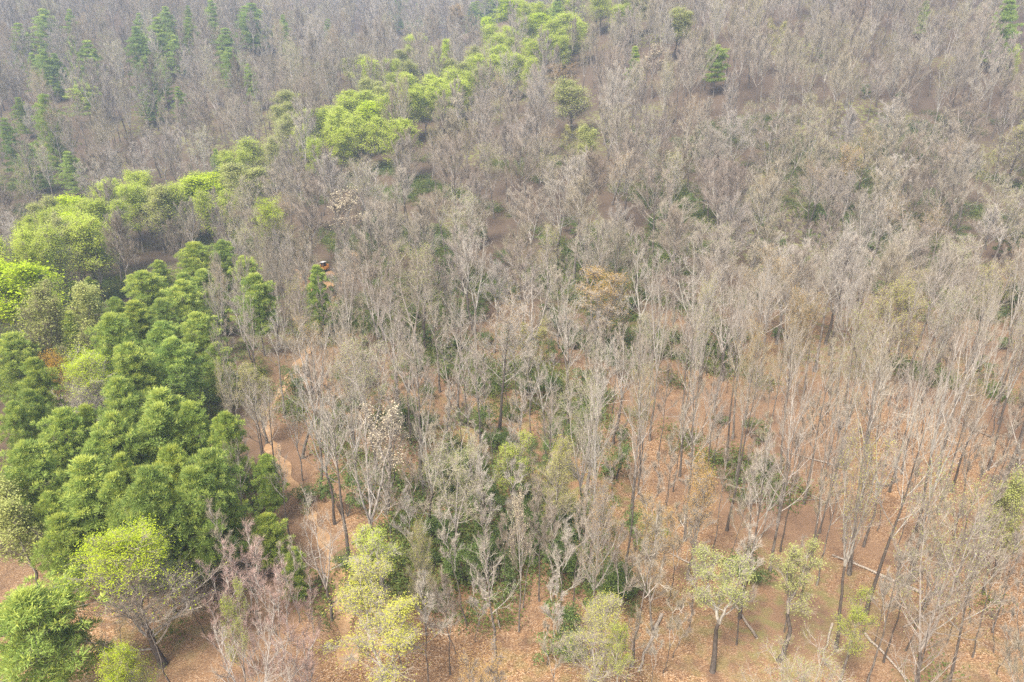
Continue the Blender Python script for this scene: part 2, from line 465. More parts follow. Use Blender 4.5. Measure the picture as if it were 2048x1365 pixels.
# ------------------------------------------------------------------ tree prototypes
def unit(v):
    return v / (np.linalg.norm(v) + 1e-9)
def bare(seed, H=21.0, clear=0.45, spread=4.2, limbs=15, up=0.55, lean=0.6, forks=1, dense=1.0, r0=0.21, trunk_wig=0.22, gn=1.0, n4=7, tr_=0.0078):
    """A leafless hardwood: returns trunk Geo, crown Geo and the twig tips with their directions."""
    g = np.random.default_rng(seed)
    T, C = Geo(), Geo()
    kk = 10
    s = np.linspace(0, 1, kk)
    la = g.uniform(0, 6.28)
    def axis(h0, h1, base, lx, ly, wig):
        z = np.linspace(h0, h1, kk)
        w = np.cumsum(g.normal(0, wig, (kk, 2)), 0) * 0.35
        w -= w[0]
        return np.stack([base[0] + lx * s + w[:, 0], base[1] + ly * s + w[:, 1], z], -1)
    top = H * (0.9 if forks == 1 else clear + 0.08)
    tr = axis(-0.6, top, (0, 0), lean * math.cos(la), lean * math.sin(la), trunk_wig)
    rr = r0 * (1 - 0.88 * s) if forks == 1 else r0 * (1 - 0.42 * s)
    rr = rr + r0 * 0.5 * np.exp(-s * 22)
    T.tube(tr, rr, 8, 0)
    leaders = []
    if forks == 1:
        leaders.append((tr, rr, clear * H))
    else:
        a0 = g.uniform(0, 6.28)
        for q in range(forks):
            a = a0 + q * 6.28 / forks + g.uniform(-.4, .4)
            sp = g.uniform(0.35, 0.6) * spread
            ld = axis(top - 0.5, H * g.uniform(0.86, 0.95), tr[-1], sp * math.cos(a), sp * math.sin(a), trunk_wig)
            ld[:, :2] = tr[-1][:2] + (ld[:, :2] - tr[-1][:2]) * (1 - 0.25 * s[:, None])
            lr = r0 * 0.56 * (1 - 0.8 * s)
            C.tube(ld, lr, 6, 0)
            leaders.append((ld, lr, ld[0, 2] + 0.3))
    tips, tdir = [], []
    P3, D3, L3 = [], [], []
    def poly(p, d, ln, k, bend, wob):
        out = [p]
        for _ in range(k):
            d = unit(d + np.array([0, 0, bend]) + g.normal(0, wob, 3))
            out.append(out[-1] + d * ln / k)
        return np.array(out), d
    per = max(4, int(limbs / len(leaders)))
    for ld, lr, zc in leaders:
        z0, z1 = zc, ld[-1, 2] - 0.2
        off = g.uniform(0, 6.28)
        for q in range(per + 1):
            fr = (q + g.uniform(0, .7)) / per
            fr = min(fr, 1.0)
            z = z0 + (z1 - z0) * fr ** 0.85
            p = np.array([np.interp(z, ld[:, 2], ld[:, kx]) for kx in range(3)])
            rad = np.interp(z, ld[:, 2], lr)
            a = off + q * 2.4 + g.uniform(-.5, .5)
            tilt = up + g.uniform(-.18, .2) + 0.40 * fr
            d = np.array([math.cos(a) * math.cos(tilt), math.sin(a) * math.cos(tilt), math.sin(tilt)])
            if q == per:
                p, d, fr = ld[-1], unit(np.array([g.normal(0, .2), g.normal(0, .2), 1])), 1.0
            ln = spread * (1.25 - 0.55 * fr) * g.uniform(0.75, 1.15)
            if len(leaders) > 1:
                ln *= 0.72
            pl, dd = poly(p, d, ln, 6, 0.11, 0.06 * gn)
            br = np.linspace(max(0.03, min(rad * 0.5, 0.075)), 0.010, 7)
            C.tube(pl, br, 5, 0)
            n2 = int(9 * dense * (0.7 + ln / spread * 0.4))
            for q2 in range(n2):
                f2 = 0.22 + 0.78 * (q2 + g.uniform(0, .8)) / n2
                f2 = min(f2, 1)
                ip = f2 * 6
                i0 = min(int(ip), 5)
                p2 = pl[i0] + (pl[i0 + 1] - pl[i0]) * (ip - i0)
                ax = unit(pl[i0 + 1] - pl[i0])
                d2 = unit(ax + g.normal(0, 0.42 * gn, 3) + np.array([0, 0, 0.14]))
                l2 = ln * (0.56 - 0.22 * f2) * g.uniform(.6, 1.15)
                pl2, _ = poly(p2, d2, l2, 4, 0.13, 0.06 * gn)
                C.tube(pl2, np.linspace(0.021, 0.008, 5), 4, 0)
                n3 = int(8 * dense)
                for q3 in range(n3):
                    f3 = min(0.2 + 0.8 * (q3 + g.uniform(0, .9)) / n3, 1)
                    ip = f3 * 4
                    i1 = min(int(ip), 3)
                    p3 = pl2[i1] + (pl2[i1 + 1] - pl2[i1]) * (ip - i1)
                    ax = unit(pl2[i1 + 1] - pl2[i1])
                    d3 = unit(ax + g.normal(0, 0.46 * gn, 3) + np.array([0, 0, 0.15]))
                    l3 = l2 * 0.5 * g.uniform(.6, 1.25)
                    pl3, dl = poly(p3, d3, l3, 2, 0.12, 0.10)
                    C.tube(pl3, np.array([0.012, 0.008, 0.005]), 3, 1)
                    f4 = g.uniform(0.1, 1, n4) * 2
                    i4 = np.minimum(f4.astype(int), 1)
                    p4 = pl3[i4] + (pl3[i4 + 1] - pl3[i4]) * (f4 - i4)[:, None]
                    d4 = unit(d3) + g.normal(0, 0.46 * gn, (n4, 3)) + np.array([0, 0, 0.25])
                    d4 /= np.linalg.norm(d4, axis=1)[:, None]
                    P3.append(p4)
                    D3.append(d4)
                    L3.append(np.maximum(l3 * g.uniform(.6, 1.1, n4), 0.32))
    P, D, L = np.concatenate(P3), np.concatenate(D3), np.concatenate(L3)
    C.cones(P, D, L, np.full(len(P), tr_), 1)
    return T, C, P + D * L[:, None], D

def with_leaves(tips, dirs, geo, count, size, g, topness=0.0, H=21.0, clear=9.0, jit=0.25):
    """Spring leaves at the twig ends; topness > 0 keeps more of them in the upper crown."""
    w = np.clip((tips[:, 2] - clear) / (H - clear), 0.02, 1) ** topness
    idx = g.choice(len(tips), count, p=w / w.sum())
    p = tips[idx] + g.normal(0, jit, (count, 3))
    nrm = g.normal(0, 0.7, (count, 3)) + np.array([0, 0, 0.9])
    geo.leaves(p, nrm, g.uniform(0.65, 1.3, count) * size, 0, 0.75, 0.25, g)

def pine(seed, H=18.0, base=0.2, width=3.6, shape='round', whorls=11, tips_new_lit=0.75, pad=1.0):
    """White pine: whorls of near-level branches carrying upturned needle tufts."""
    g = np.random.default_rng(seed)
    T, C = Geo(), Geo()
    s = np.linspace(0, 1, 9)
    w = np.cumsum(g.normal(0, .06, (9, 2)), 0)
    w -= w[0]
    tr = np.stack([w[:, 0], w[:, 1], -0.6 + s * (H + 0.3)], -1)
    T.tube(tr, 0.2 * H / 18 * (1 - 0.93 * s) + 0.08 * np.exp(-s * 20), 8, 0)
    tp, td, tn = [], [], []
    for q in range(whorls):
        f = q / (whorls - 1)
        z = H * (base + (0.975 - base) * f ** 0.92)
        if shape == 'round':
            prof = (1 - f ** 1.8) ** 0.8 * (0.75 + 0.25 * min(1, f * 3)) + 0.04
        else:
            prof = (1 - f) ** 0.85 * (0.8 + 0.2 * min(1, f * 4)) + 0.05
        nb = 5 if f < 0.85 else 4
        off = g.uniform(0, 6.28)
        for kb in range(nb):
            a = off + kb * 6.28 / nb + g.uniform(-.35, .35)
            ln = width * prof * g.uniform(0.5, 1.3)
            el = -0.06 + (0.75 if shape == 'round' else 0.35) * f + g.uniform(-.1, .15)
            k = 6
            ss = np.linspace(0, 1, k)
            x = ln * ss * math.cos(el)
            zz = ln * ss * math.sin(el) - 0.04 * ln * ss + 0.16 * ln * ss ** 2
            br = np.stack([np.interp(z, tr[:, 2], tr[:, 0]) + x * math.cos(a), np.interp(z, tr[:, 2], tr[:, 1]) + x * math.sin(a), z + zz], -1)
            br[1:] += g.normal(0, 0.04 * ln / 3, (k - 1, 3))
            C.tube(br, np.linspace(0.04, 0.012, k), 4, 2)
            out = np.array([math.cos(a), math.sin(a), 0])
            lat = np.array([-math.sin(a), math.cos(a), 0])
            # foliage pads: one at the branch end, smaller ones back along it
            for fu, ps, nt_ in ((0.95, 1.0, 10), (0.62, 0.9, 8), (0.32, 0.6, 4)):
                if ln * fu < 0.5 and fu < 0.9:
                    continue
                ip = fu * (k - 1)
                i0 = min(int(ip), k - 2)
                p = br[i0] + (br[i0 + 1] - br[i0]) * (ip - i0)
                pr = ps * min(1.0, 0.36 + 0.20 * ln) * g.uniform(.75, 1.25) * pad
                hot = g.random() < tips_new_lit * (0.55 + 0.6 * f)
                for _ in range(nt_):
                    o = g.normal(0, 0.70, 3)
                    q2 = p + pr * (out * o[0] + lat * o[1] * 1.1 + np.array([0, 0, 0.35 * abs(o[2]) + 0.1 - 0.12 * (o[0] ** 2 + o[1] ** 2)]))
                    C.tube(np.stack([p, q2]), np.array([0.014, 0.006]), 3, 2)
                    tp.append(q2)
                    td.append(unit(out * 0.35 + unit(q2 - p) * 0.4 + np.array([0, 0, 0.75])))
                    tn.append(hot and o[2] ** 2 > 0.02)
    tp, td, tn = np.array(tp), np.array(td), np.array(tn)
    per = 52
    k = len(tp)
    # each tuft is a small dome of upturned needle sprays
    d = g.normal(size=(k * per, 3)) + np.repeat(td, per, 0) * 0.75
    d /= np.linalg.norm(d, axis=1)[:, None]
    sz = np.repeat(g.uniform(0.7, 1.3, k), per)
    st = np.repeat(tp, per, 0) + d * (g.uniform(0.10, 0.40, (k * per, 1)) * np.array([1, 1, .7])) * sz[:, None]
    ln = g.uniform(0.18, 0.36, k * per) * sz
    d = d + np.repeat(td, per, 0) * 0.4 + g.normal(0, .35, (k * per, 3))
    d /= np.linalg.norm(d, axis=1)[:, None]
    # a spray of needles: narrow three-cornered blades
    a = np.cross(d, g.normal(size=(k * per, 3)))
    a /= np.linalg.norm(a, axis=1)[:, None]
    wd = 0.036 * sz[:, None]
    v = np.stack([st - a * wd, st + a * wd, st + d * ln[:, None]], 1).reshape(-1, 3)
    f = np.arange(k * per)[:, None] * 3 + np.array([[0, 1, 2]])
    new_lit = np.repeat(tn, per) & (st[:, 2] - np.repeat(tp[:, 2], per) > 0.10 * sz)  # upper blades only: new growth with the top light painted in
    C.add(v, f[~new_lit], 0)
    C.f3.append(f[new_lit] + C.n - len(v))
    C.m3.append(np.full(int(new_lit.sum()), 1))
    return T, C

def shrub(seed, H=2.6, width=2.0, count=2600, leaf=0.17):
    """Evergreen shrub: crooked stems under domed tufts of dark leaves."""
    g = np.random.default_rng(seed)
    S, L = Geo(), Geo()
    cen = []
    for q in range(9):
        a = g.uniform(0, 6.28)
        rr = width * math.sqrt(g.uniform(0.02, 1)) * 0.8
        top = np.array([rr * math.cos(a), rr * math.sin(a), H * (0.9 - 0.4 * (rr / width) ** 2) * g.uniform(.7, 1.05)])
        st = np.stack([top * np.array([0.12, 0.12, 0]) + np.array([0, 0, -0.3]), top * np.array([.45, .5, .45]) + g.normal(0, .15, 3), top])
        S.tube(st, np.array([0.04, 0.03, 0.012]), 4, 0)
        cen.append((top, g.uniform(.45, .85) * width * 0.55))
        for _ in range(2):
            c2 = top + g.normal(0, .35, 3) * np.array([width * .5, width * .5, H * .35]) - np.array([0, 0, .2 * H])
            c2[2] = max(c2[2], 0.3)
            cen.append((c2, g.uniform(.3, .6) * width * 0.5))
    per = count // len(cen)
    for c, r in cen:
        d = g.normal(size=(per, 3))
        d /= np.linalg.norm(d, axis=1)[:, None]
        d[:, 2] = np.abs(d[:, 2]) * 0.9 - 0.15
        p = c + d * r * g.uniform(.55, 1.05, (per, 1))
        L.leaves(p, d + g.normal(0, .5, (per, 3)) + np.array([0, 0, .5]), g.uniform(.6, 1.2, per) * leaf, 0, 0.45, 0.3, g)
    return S, L

PROTO = {}
def reg(key, **parts):
    PROTO[key] = parts
def bare_proto(key, leaf=None, leaf_count=0, leaf_size=0.14, topness=0.0, twig='twig', jit=0.42, **kw):
    T, C, tips, dirs = bare(**kw)
    d = {'trunk': T.mesh("trunk", [M['trunk']], True), 'crown': C.mesh("crown", [M['limb'], M[twig]]), 'H': kw.get('H', 21.0), 'W': None}
    rad = np.percentile(np.linalg.norm(tips[:, :2], axis=1), 90)
    d['W'] = 2 * rad
    if leaf:
        L = Geo()
        with_leaves(tips, dirs, L, leaf_count, leaf_size, np.random.default_rng(kw['seed'] + 5), topness, kw.get('H', 21.0), kw.get('H', 21.0) * 0.35, jit)
        d['foliage'] = L.mesh("foliage", [M[leaf]])
    PROTO[key] = d

bare_specs = [
    dict(seed=1, H=20, clear=.36, spread=4.6, limbs=20, up=.60, forks=1),
    dict(seed=2, H=21, clear=.38, spread=4.8, limbs=22, up=.70, forks=2),
    dict(seed=3, H=19, clear=.28, spread=5.2, limbs=24, up=.45, forks=3, gn=1.5),
    dict(seed=4, H=22, clear=.45, spread=3.8, limbs=20, up=.80, forks=1),
    dict(seed=5, H=20, clear=.32, spread=5.2, limbs=22, up=.55, forks=2, lean=1.6),
    dict(seed=6, H=18, clear=.30, spread=4.2, limbs=20, up=.65, forks=1, lean=1.2),
    dict(seed=7, H=21, clear=.36, spread=4.6, limbs=24, up=.85, forks=3),
    dict(seed=8, H=18, clear=.26, spread=5.8, limbs=24, up=.40, forks=3, r0=.26, gn=1.7),
    dict(seed=9, H=22, clear=.50, spread=3.6, limbs=18, up=.75, forks=1, lean=1.0),
    dict(seed=10, H=17, clear=.32, spread=4.0, limbs=18, up=.60, forks=2, r0=.16),
]
BARE_LOOK = ["straight single-trunked", "tall twin-stemmed", "broad three-forked", "tall narrow-crowned", "leaning wide-crowned", "short single-trunked",
             "fan-crowned three-stemmed", "low spreading thick-trunked", "tall long-trunked", "slim twin-forked"]
for q, sp in enumerate(bare_specs):
    bare_proto(f"bare{q}", **dict(sp, gn=.72 * sp.get("gn", 1.0)))
    bare_proto(f"near{q}", **dict(sp, seed=sp['seed'] + 200, dense=.68, n4=3, tr_=.0066, limbs=int(sp['limbs'] * .75)))
for q, sp in enumerate([dict(seed=31, H=11, clear=.35, spread=1.9, limbs=9, up=.7, r0=.07, dense=.7), dict(seed=32, H=13, clear=.45, spread=1.7, limbs=9, up=.8, r0=.08, dense=.7, lean=1.2), dict(seed=33, H=9, clear=.3, spread=2.0, limbs=9, up=.6, r0=.06, dense=.75, forks=2)]):
    bare_proto(f"sapling{q}", **sp)
for q, sp in enumerate([dict(seed=41, H=9, clear=.14, spread=3.0, limbs=18, up=.85, r0=.06, forks=3, dense=.75, n4=4, tr_=.006), dict(seed=42, H=8, clear=.15, spread=2.6, limbs=16, up=.9, r0=.055, forks=3, dense=.75, n4=4, tr_=.006)]):
    bare_proto(f"red{q}", twig='red_twig', **sp)
leafy = dict(H=19, clear=.20, spread=4.4, limbs=24, up=.72)
bare_proto("lime0", 'lime_leaf', 9500, .22, .35, seed=51, forks=1, **leafy)
bare_proto("lime1", 'lime_leaf', 9500, .22, .35, seed=52, forks=2, **leafy)
bare_proto("lime2", 'lime_leaf', 11000, .22, .35, seed=53, forks=3, **leafy)
bare_proto("bright0", 'bright_leaf', 12000, .22, .35, seed=54, forks=2, **leafy)
bare_proto("bright1", 'bright_leaf', 16000, .11, .6, seed=254, forks=1, jit=.3, **leafy)
bare_proto("pale0", 'pale_leaf', 9500, .22, .5, seed=55, forks=2, **leafy)
bare_proto("pale1", 'pale_leaf', 8000, .22, .5, seed=56, forks=1, **leafy)
bare_proto("dome0", 'bright_leaf', 12500, .08, 4.5, jit=.12, seed=57, H=17, clear=.14, spread=5.0, limbs=36, up=.92, forks=1, dense=.8, n4=5)
bare_proto("sparse1", 'pale_leaf', 5200, .10, .3, jit=.2, seed=158, H=16, clear=.4, spread=3.2, limbs=15, up=.6, forks=2)
bare_proto("sparse0", 'lime_leaf', 5200, .10, .3, jit=.2, seed=58, H=16, clear=.4, spread=3.2, limbs=15, up=.6, forks=2)
bare_proto("yellow0", 'yellow_bud', 9500, .085, .4, jit=.2, seed=59, forks=2, **leafy)
bare_proto("yellow1", 'yellow_bud', 6500, .09, .5, jit=.2, seed=60, forks=1, **leafy)
bare_proto("tan0", 'tan_bud', 6000, .12, .8, seed=61, forks=2, **leafy)
bare_proto("tan1", 'tan_bud', 4500, .12, .5, seed=62, forks=3, **leafy)
bare_proto("bud0", 'tan_bud', 3200, .09, .5, jit=.2, **dict(bare_specs[0], seed=91, dense=.8, n4=5))
bare_proto("bud1", 'pale_leaf', 3000, .09, .5, jit=.2, **dict(bare_specs[2], seed=92, dense=.8, n4=5))
bare_proto("bud2", 'yellow_bud', 2400, .08, .6, jit=.2, **dict(bare_specs[6], seed=93, dense=.8, n4=5))
bare_proto("orange0", 'orange_leaf', 5000, .15, .6, seed=63, H=12, clear=.3, spread=3.0, limbs=16, up=.6, forks=2)
bare_proto("flower0", 'flower', 1100, .15, .8, jit=.2, seed=64, H=16, clear=.35, spread=3.4, limbs=16, up=.7, forks=3)
bare_proto("flower1", 'flower', 600, .15, .4, jit=.2, seed=65, H=15, clear=.35, spread=3.0, limbs=15, up=.7, forks=2)
for q, sp in enumerate([dict(seed=71, H=14, base=.30, width=3.0, whorls=10), dict(seed=72, H=14, base=.26, width=3.3, whorls=10), dict(seed=73, shape='cone', H=17, base=.12, width=4.6, whorls=13, tips_new_lit=.3, pad=1.1),
                        dict(seed=74, shape='cone', H=17, base=.16, width=4.6, whorls=11, tips_new_lit=.2, pad=1.15), dict(seed=75, H=14, base=.14, width=2.4, whorls=12, pad=.9), dict(seed=76, H=14, base=.32, width=3.2, whorls=9, tips_new_lit=1.0)]):
    T, C = pine(**sp)
    PROTO[f"pine{q}"] = {'trunk': T.mesh("trunk", [M['trunk']], True), 'crown': C.mesh("crown", [M['needle'], M['needle_new_lit'], M['trunk']]), 'H': sp['H'], 'W': 1.75 * sp['width']}
for q, sp in enumerate([dict(seed=81), dict(seed=82, H=3.4, width=1.9), dict(seed=83, H=2.0, width=2.3), dict(seed=84, H=5.0, width=2.0, count=3400)]):
    S, L = shrub(**sp)
    PROTO[f"shrub{q}"] = {'stem': S.mesh("stem", [M['trunk']]), 'foliage': L.mesh("foliage", [M['shrub']]), 'H': sp.get('H', 2.6), 'W': 2 * sp.get('width', 2.0)}

# ------------------------------------------------------------------ placing things
THINGS = []            # (root, kind, x, y, z, h, w, look words)
def put(key, name, x, y, sx, sz, rot=None, label=None, cat="tree", group=None, tilt=0.0):
    pr = PROTO[key]
    r = bpy.data.objects.new(name, None)
    COL.objects.link(r)
    z = float(ground(x, y))
    r.location = (x, y, z)
    r.rotation_euler = (tilt * random.uniform(-1, 1), tilt * random.uniform(-1, 1), random.uniform(0, 6.283) if rot is None else rot)
    r.scale = (sx, sx, sz)
    r['category'] = cat
    if label:
        r['label'] = label
    if group:
        r['group'] = group
    crown = None
    for part in ('trunk', 'stem', 'crown', 'foliage'):
        if part in pr:
            o = bpy.data.objects.new(part, pr[part])
            COL.objects.link(o)
            o.parent = crown if part == 'foliage' and crown is not None else r
            if part == 'crown':
                crown = o
    THINGS.append(dict(root=r, name=name, key=key, x=x, y=y, z=z, h=pr['H'] * sz, w=pr['W'] * sx))
    return r

# hand-placed trees: (pixel of the crown's top, crown width in pixels, height in metres, prototype)
SPECIAL = []
def sp(name, key, px, py, w, h, label=None, mark=None):
    SPECIAL.append(dict(name=name, key=key, px=px, py=py, w=w, h=h, label=label, mark=mark))
pines_grove = [(386, 488, 70, 17), (444, 484, 52, 17), (489, 515, 52, 17), (506, 552, 66, 17), (317, 524, 38, 13), (403, 541, 56, 15), (365, 550, 42, 14), (282, 546, 80, 16), (358, 564, 66, 17),
    (320, 601, 55, 15), (227, 601, 46, 14), (262, 607, 60, 15), (220, 632, 82, 18), (317, 650, 72, 16), (393, 629, 72, 16), (341, 681, 80, 16), (255, 691, 80, 17), (138, 626, 52, 14),
    (96, 605, 34, 12), (158, 681, 36, 12), (14, 670, 80, 16), (62, 722, 60, 15), (238, 760, 80, 17), (320, 787, 100, 17), (55, 784, 56, 15), (21, 811, 64, 15), (117, 825, 84, 16), (169, 815, 60, 15),
    (227, 832, 96, 17), (313, 815, 90, 17), (379, 812, 72, 16), (448, 832, 70, 16), (145, 564, 30, 11), (176, 557, 28, 11), (52, 898, 112, 17), (158, 922, 104, 17), (238, 914, 56, 15), (344, 898, 90, 17),
    (410, 905, 96, 17), (382, 941, 96, 17), (286, 947, 108, 18), (227, 950, 72, 16), (116, 1036, 86, 12), (90, 991, 70, 13), (62, 1195, 190, 14), (530, 1033, 62, 9), (530, 915, 50, 10), (585, 1100, 40, 7),
    (430, 690, 50, 12), (280, 720, 60, 14), (190, 870, 70, 15), (445, 985, 66, 12), (330, 1000, 70, 12), (200, 1010, 60, 11), (100, 880, 60, 13)]
grove_keys = ["pine0", "pine1", "pine5", "pine0", "pine1", "pine4"]
for q, (px, py, w, h) in enumerate(pines_grove):
    sp("pine_tree", grove_keys[q % 6], px, py, w, h)
SPECIAL[44].update(label="big round pine filling the bottom left corner", mark="the big corner pine")
SPECIAL[42].update(label="small light green pine with a bare lower trunk, between corner pine and the dense stand")
SPECIAL[2].update(label="tall dark pine on the right tip of the pine stand, upper of two touching", mark=None)
SPECIAL[3].update(label="dark tiered pine at the right tip of the pine stand, lower of two touching", mark="the right tip of the pine stand")
pines_hill = [(34, 48, 38, 22), (86, 21, 48, 24), (138, 22, 24, 20), (141, 74, 30, 22), (174, 84, 48, 24), (83, 103, 34, 20), (62, 107, 26, 18), (107, 110, 28, 18), (277, 29, 24, 20), (272, 58, 38, 23),
    (313, 36, 42, 24), (330, 17, 30, 20), (375, 38, 30, 22), (375, 14, 20, 18), (291, 84, 30, 18), (289, 119, 48, 19), (324, 120, 22, 16), (348, 74, 32, 18), (422, 2, 30, 22), (503, 9, 50, 23), (489, 14, 42, 20),
    (565, 31, 20, 20), (451, 58, 44, 21), (456, 96, 30, 18), (496, 131, 26, 18), (36, 196, 27, 14), (7, 238, 34, 19), (52, 289, 48, 15), (134, 305, 40, 14), (296, 174, 40, 14), (355, 177, 26, 15), (430, 300, 24, 15), (655, 40, 22, 18)]
for q, (px, py, w, h) in enumerate(pines_hill):
    sp("pine_tree", ["pine3", "pine2"][q % 2], px, py, w * 1.3, h)
sp("pine_tree", "pine1", 165, 169, 58, 15, "flat-topped dark pine standing alone on the far left hillside", "the flat-topped dark pine")
sp("pine_tree", "pine2", 83, 191, 66, 25, "tallest tiered pine near the left edge of the far hillside", "the tall tiered pine")
sp("pine_tree", "pine4", 630, 534, 40, 16, "lone narrow pine beside the orange clearing and dirt track", "the lone narrow clearing pine")
sp("pine_tree", "pine4", 1272, 95, 22, 16, "tiny narrow pine alone among bare trees high on the central slope", "the tiny narrow pine")
sp("pine_tree", "pine5", 1437, 92, 40, 16, "small bushy pine beside a yellow crown on the upper right slope", "the small bushy pine")
sp("pine_tree", "pine3", 2022, -8, 64, 24, "tall dark open-branched pine in the top right corner", "the top right corner pine")
sp("pine_tree", "pine3", 1855, -8, 22, 15, "small dark pine cut by the top edge, nearest to the corner pine")
for px, py, w, h in [(800, 2, 26, 22), (830, 8, 24, 22), (850, 0, 24, 22), (990, 22, 26, 22), (1005, 8, 26, 22), (965, 22, 24, 20), (945, 10, 24, 22), (875, 6, 20, 18), (955, 4, 26, 22), (978, 12, 30, 24), (995, -2, 26, 22), (940, 28, 20, 20), (968, 40, 20, 20), (790, -4, 26, 22), (812, -6, 24, 22), (1115, -6, 28, 20)]:
    sp("pine_tree", "pine3", px, py, w * 1.2, h)
    SPECIAL[-1]['dmin'] = 460 if px < 1010 else 0

lime = [(582, 190, 66, 'pale0'), (613, 229, 54, 'lime2'), (565, 241, 38, 'pale1'), (492, 289, 62, 'lime0'), (500, 338, 80, 'pale0'), (632, 288, 28, 'lime2'), (544, 288, 34, 'pale1'), (379, 358, 72, 'lime1'), (406, 353, 84, 'bright0'),
    (282, 353, 44, 'lime2'), (224, 369, 66, 'lime1'), (193, 383, 56, 'lime0'), (306, 382, 62, 'pale0'), (146, 398, 58, 'bright0'), (217, 410, 54, 'lime1'), (79, 410, 52, 'pale0'), (72, 437, 48, 'lime1'), (127, 427, 62, 'lime2'),
    (165, 444, 62, 'lime0'), (45, 458, 44, 'lime1'), (52, 478, 60, 'lime0'), (62, 498, 52, 'lime2'), (107, 453, 62, 'pale1'), (169, 450, 70, 'lime2'), (169, 584, 68, 'pale0'), (69, 598, 78, 'pale1'),
    (721, 188, 70, 'lime1'), (734, 127, 56, 'lime0'), (707, 120, 52, 'pale0'), (752, 207, 66, 'bright0'), (700, 220, 62, 'lime1'), (838, 155, 60, 'lime1'), (793, 155, 46, 'lime2'), (893, 165, 70, 'lime1'),
    (765, 176, 42, 'pale0'), (786, 127, 30, 'lime2'), (807, 103, 42, 'pale0'), (827, 77, 40, 'lime2'), (877, 119, 38, 'lime0'), (893, 84, 22, 'bright0'), (865, 100, 24, 'lime1'), (917, 127, 46, 'pale0'), (941, 120, 32, 'lime0'),
    (975, 115, 52, 'lime1'), (1020, 115, 52, 'lime2'), (1061, 124, 32, 'lime0'), (994, 77, 46, 'lime0'), (1037, 83, 42, 'lime1'), (979, 57, 32, 'lime2'), (1051, 41, 32, 'lime2'), (1027, 3, 56, 'bright0'), (1096, 10, 46, 'lime1'),
    (1148, -4, 52, 'lime2'), (1103, 48, 62, 'lime1'), (1137, 34, 62, 'lime0'), (1106, 65, 52, 'lime1'), (1203, -4, 46, 'lime0'), (1278, -4, 52, 'pale0'), (972, 38, 20, 'bright0'), (951, 103, 42, 'pale1'), (1148, 172, 72, 'pale1'),
    (1134, 134, 62, 'tan1'), (1354, 31, 42, 'pale1'), (1368, 28, 42, 'pale0'), (1180, 262, 34, 'pale0'), (1240, 20, 40, 'lime2'), (680, 235, 50, 'lime1'),
    (650, 225, 56, 'lime0'), (670, 262, 56, 'lime1'), (690, 200, 50, 'lime2'), (730, 240, 56, 'lime1'), (745, 165, 46, 'pale0'), (775, 200, 50, 'lime0'), (815, 190, 50, 'lime2'), (850, 180, 46, 'lime1'), (820, 130, 40, 'pale0'), (900, 145, 42, 'lime0'),
    (930, 150, 42, 'lime1'), (960, 140, 40, 'pale0'), (1000, 100, 42, 'lime2'), (1020, 60, 40, 'lime1'), (1070, 90, 42, 'lime0'), (1080, 30, 42, 'bright0'), (1120, 80, 42, 'lime2'), (1160, 50, 40, 'lime0'), (1060, 10, 42, 'lime1'), (600, 262, 40, 'lime0'),
    (560, 215, 42, 'pale0'), (470, 312, 50, 'lime2'), (425, 392, 56, 'lime1'), (350, 380, 52, 'lime0'), (262, 382, 50, 'lime2'), (100, 432, 50, 'lime1'), (18, 482, 56, 'lime1'), (140, 432, 50, 'bright0'), (90, 470, 56, 'lime0'), (190, 410, 46, 'lime2')]
for px, py, w, key in lime:
    sp("leafing_tree", key, px, py, w * 1.15, 16)
sp("leafing_tree", "bright0", 27, 533, 130, 17, "brilliant lime broad crown cut by the left edge", "the brilliant lime edge tree")
sp("leafing_tree", "lime1", 803, 248, 76, 17, "low flat lime crown on the near side of the green strip, above bare ridge trees", "the low lime crown on the ridge")
sp("leafing_tree", "dome0", 545, 425, 78, 17, "yellow-green dome-shaped tree standing just above the orange clearing", "the yellow-green dome above the clearing")
sp("leafing_tree", "dome0", 158, 739, 116, 12, "bright yellow-green dome crown surrounded by dark pines", "the lime dome among the pines")
sp("leafing_tree", "dome0", 270, 1100, 215, 11.5, "largest yellow-green dome with pale fanned stems, between corner pine and red shrubs", "the largest yellow-green dome")
sp("leafing_tree", "bright1", 245, 1316, 92, 9, "brilliant lime crown poking up at the bottom edge below the largest dome", "the brilliant lime bottom crown")
sp("leafing_tree", "yellow0", 755, 1212, 235, 10, "broad yellow leafing tree at the bottom, just right of the dirt track", "the broad yellow bottom tree")
sp("leafing_tree", "sparse0", 740, 1055, 112, 11, "sparsely green tree with pale twin stems right beside the dirt track", "the sparse green trackside tree")
sp("leafing_tree", "yellow1", 842, 1080, 58, 10, "small yellow-topped tree just right of the sparse green trackside tree")
sp("leafing_tree", "sparse1", 1600, 1100, 104, 11, "pale green sparse tree with a stout light trunk on the leaf litter", "the stout pale green tree")
sp("leafing_tree", "sparse1", 1455, 1122, 112, 11, "olive sparse tree with ivy-dark trunk left of the stout pale green tree", "the olive sparse tree")
sp("leafing_tree", "sparse0", 1712, 1212, 88, 9, "small low lime tree standing alone on orange leaf litter", "the small lime tree")
sp("leafing_tree", "yellow1", 1190, 1228, 130, 10, "pale-limbed tree with yellow tassels at the bottom centre", "the yellow-tasselled tree")
sp("leafing_tree", "sparse0", 1250, 1255, 60, 10, "thin green tree close behind the yellow-tasselled tree")
sp("leafing_tree", "yellow0", 1060, 655, 66, 13, "small bright yellow tree among bare trees at the photo centre", "the bright yellow centre tree")
sp("leafing_tree", "sparse0", 1015, 885, 80, 11, "sparse green tree over dark shrubs, below the bright yellow centre tree", "the sparse tree over dark shrubs")
sp("leafing_tree", "yellow1", 1800, 592, 112, 14, "tall tree with yellow budded top on the right slope", "the yellow-topped right tree")
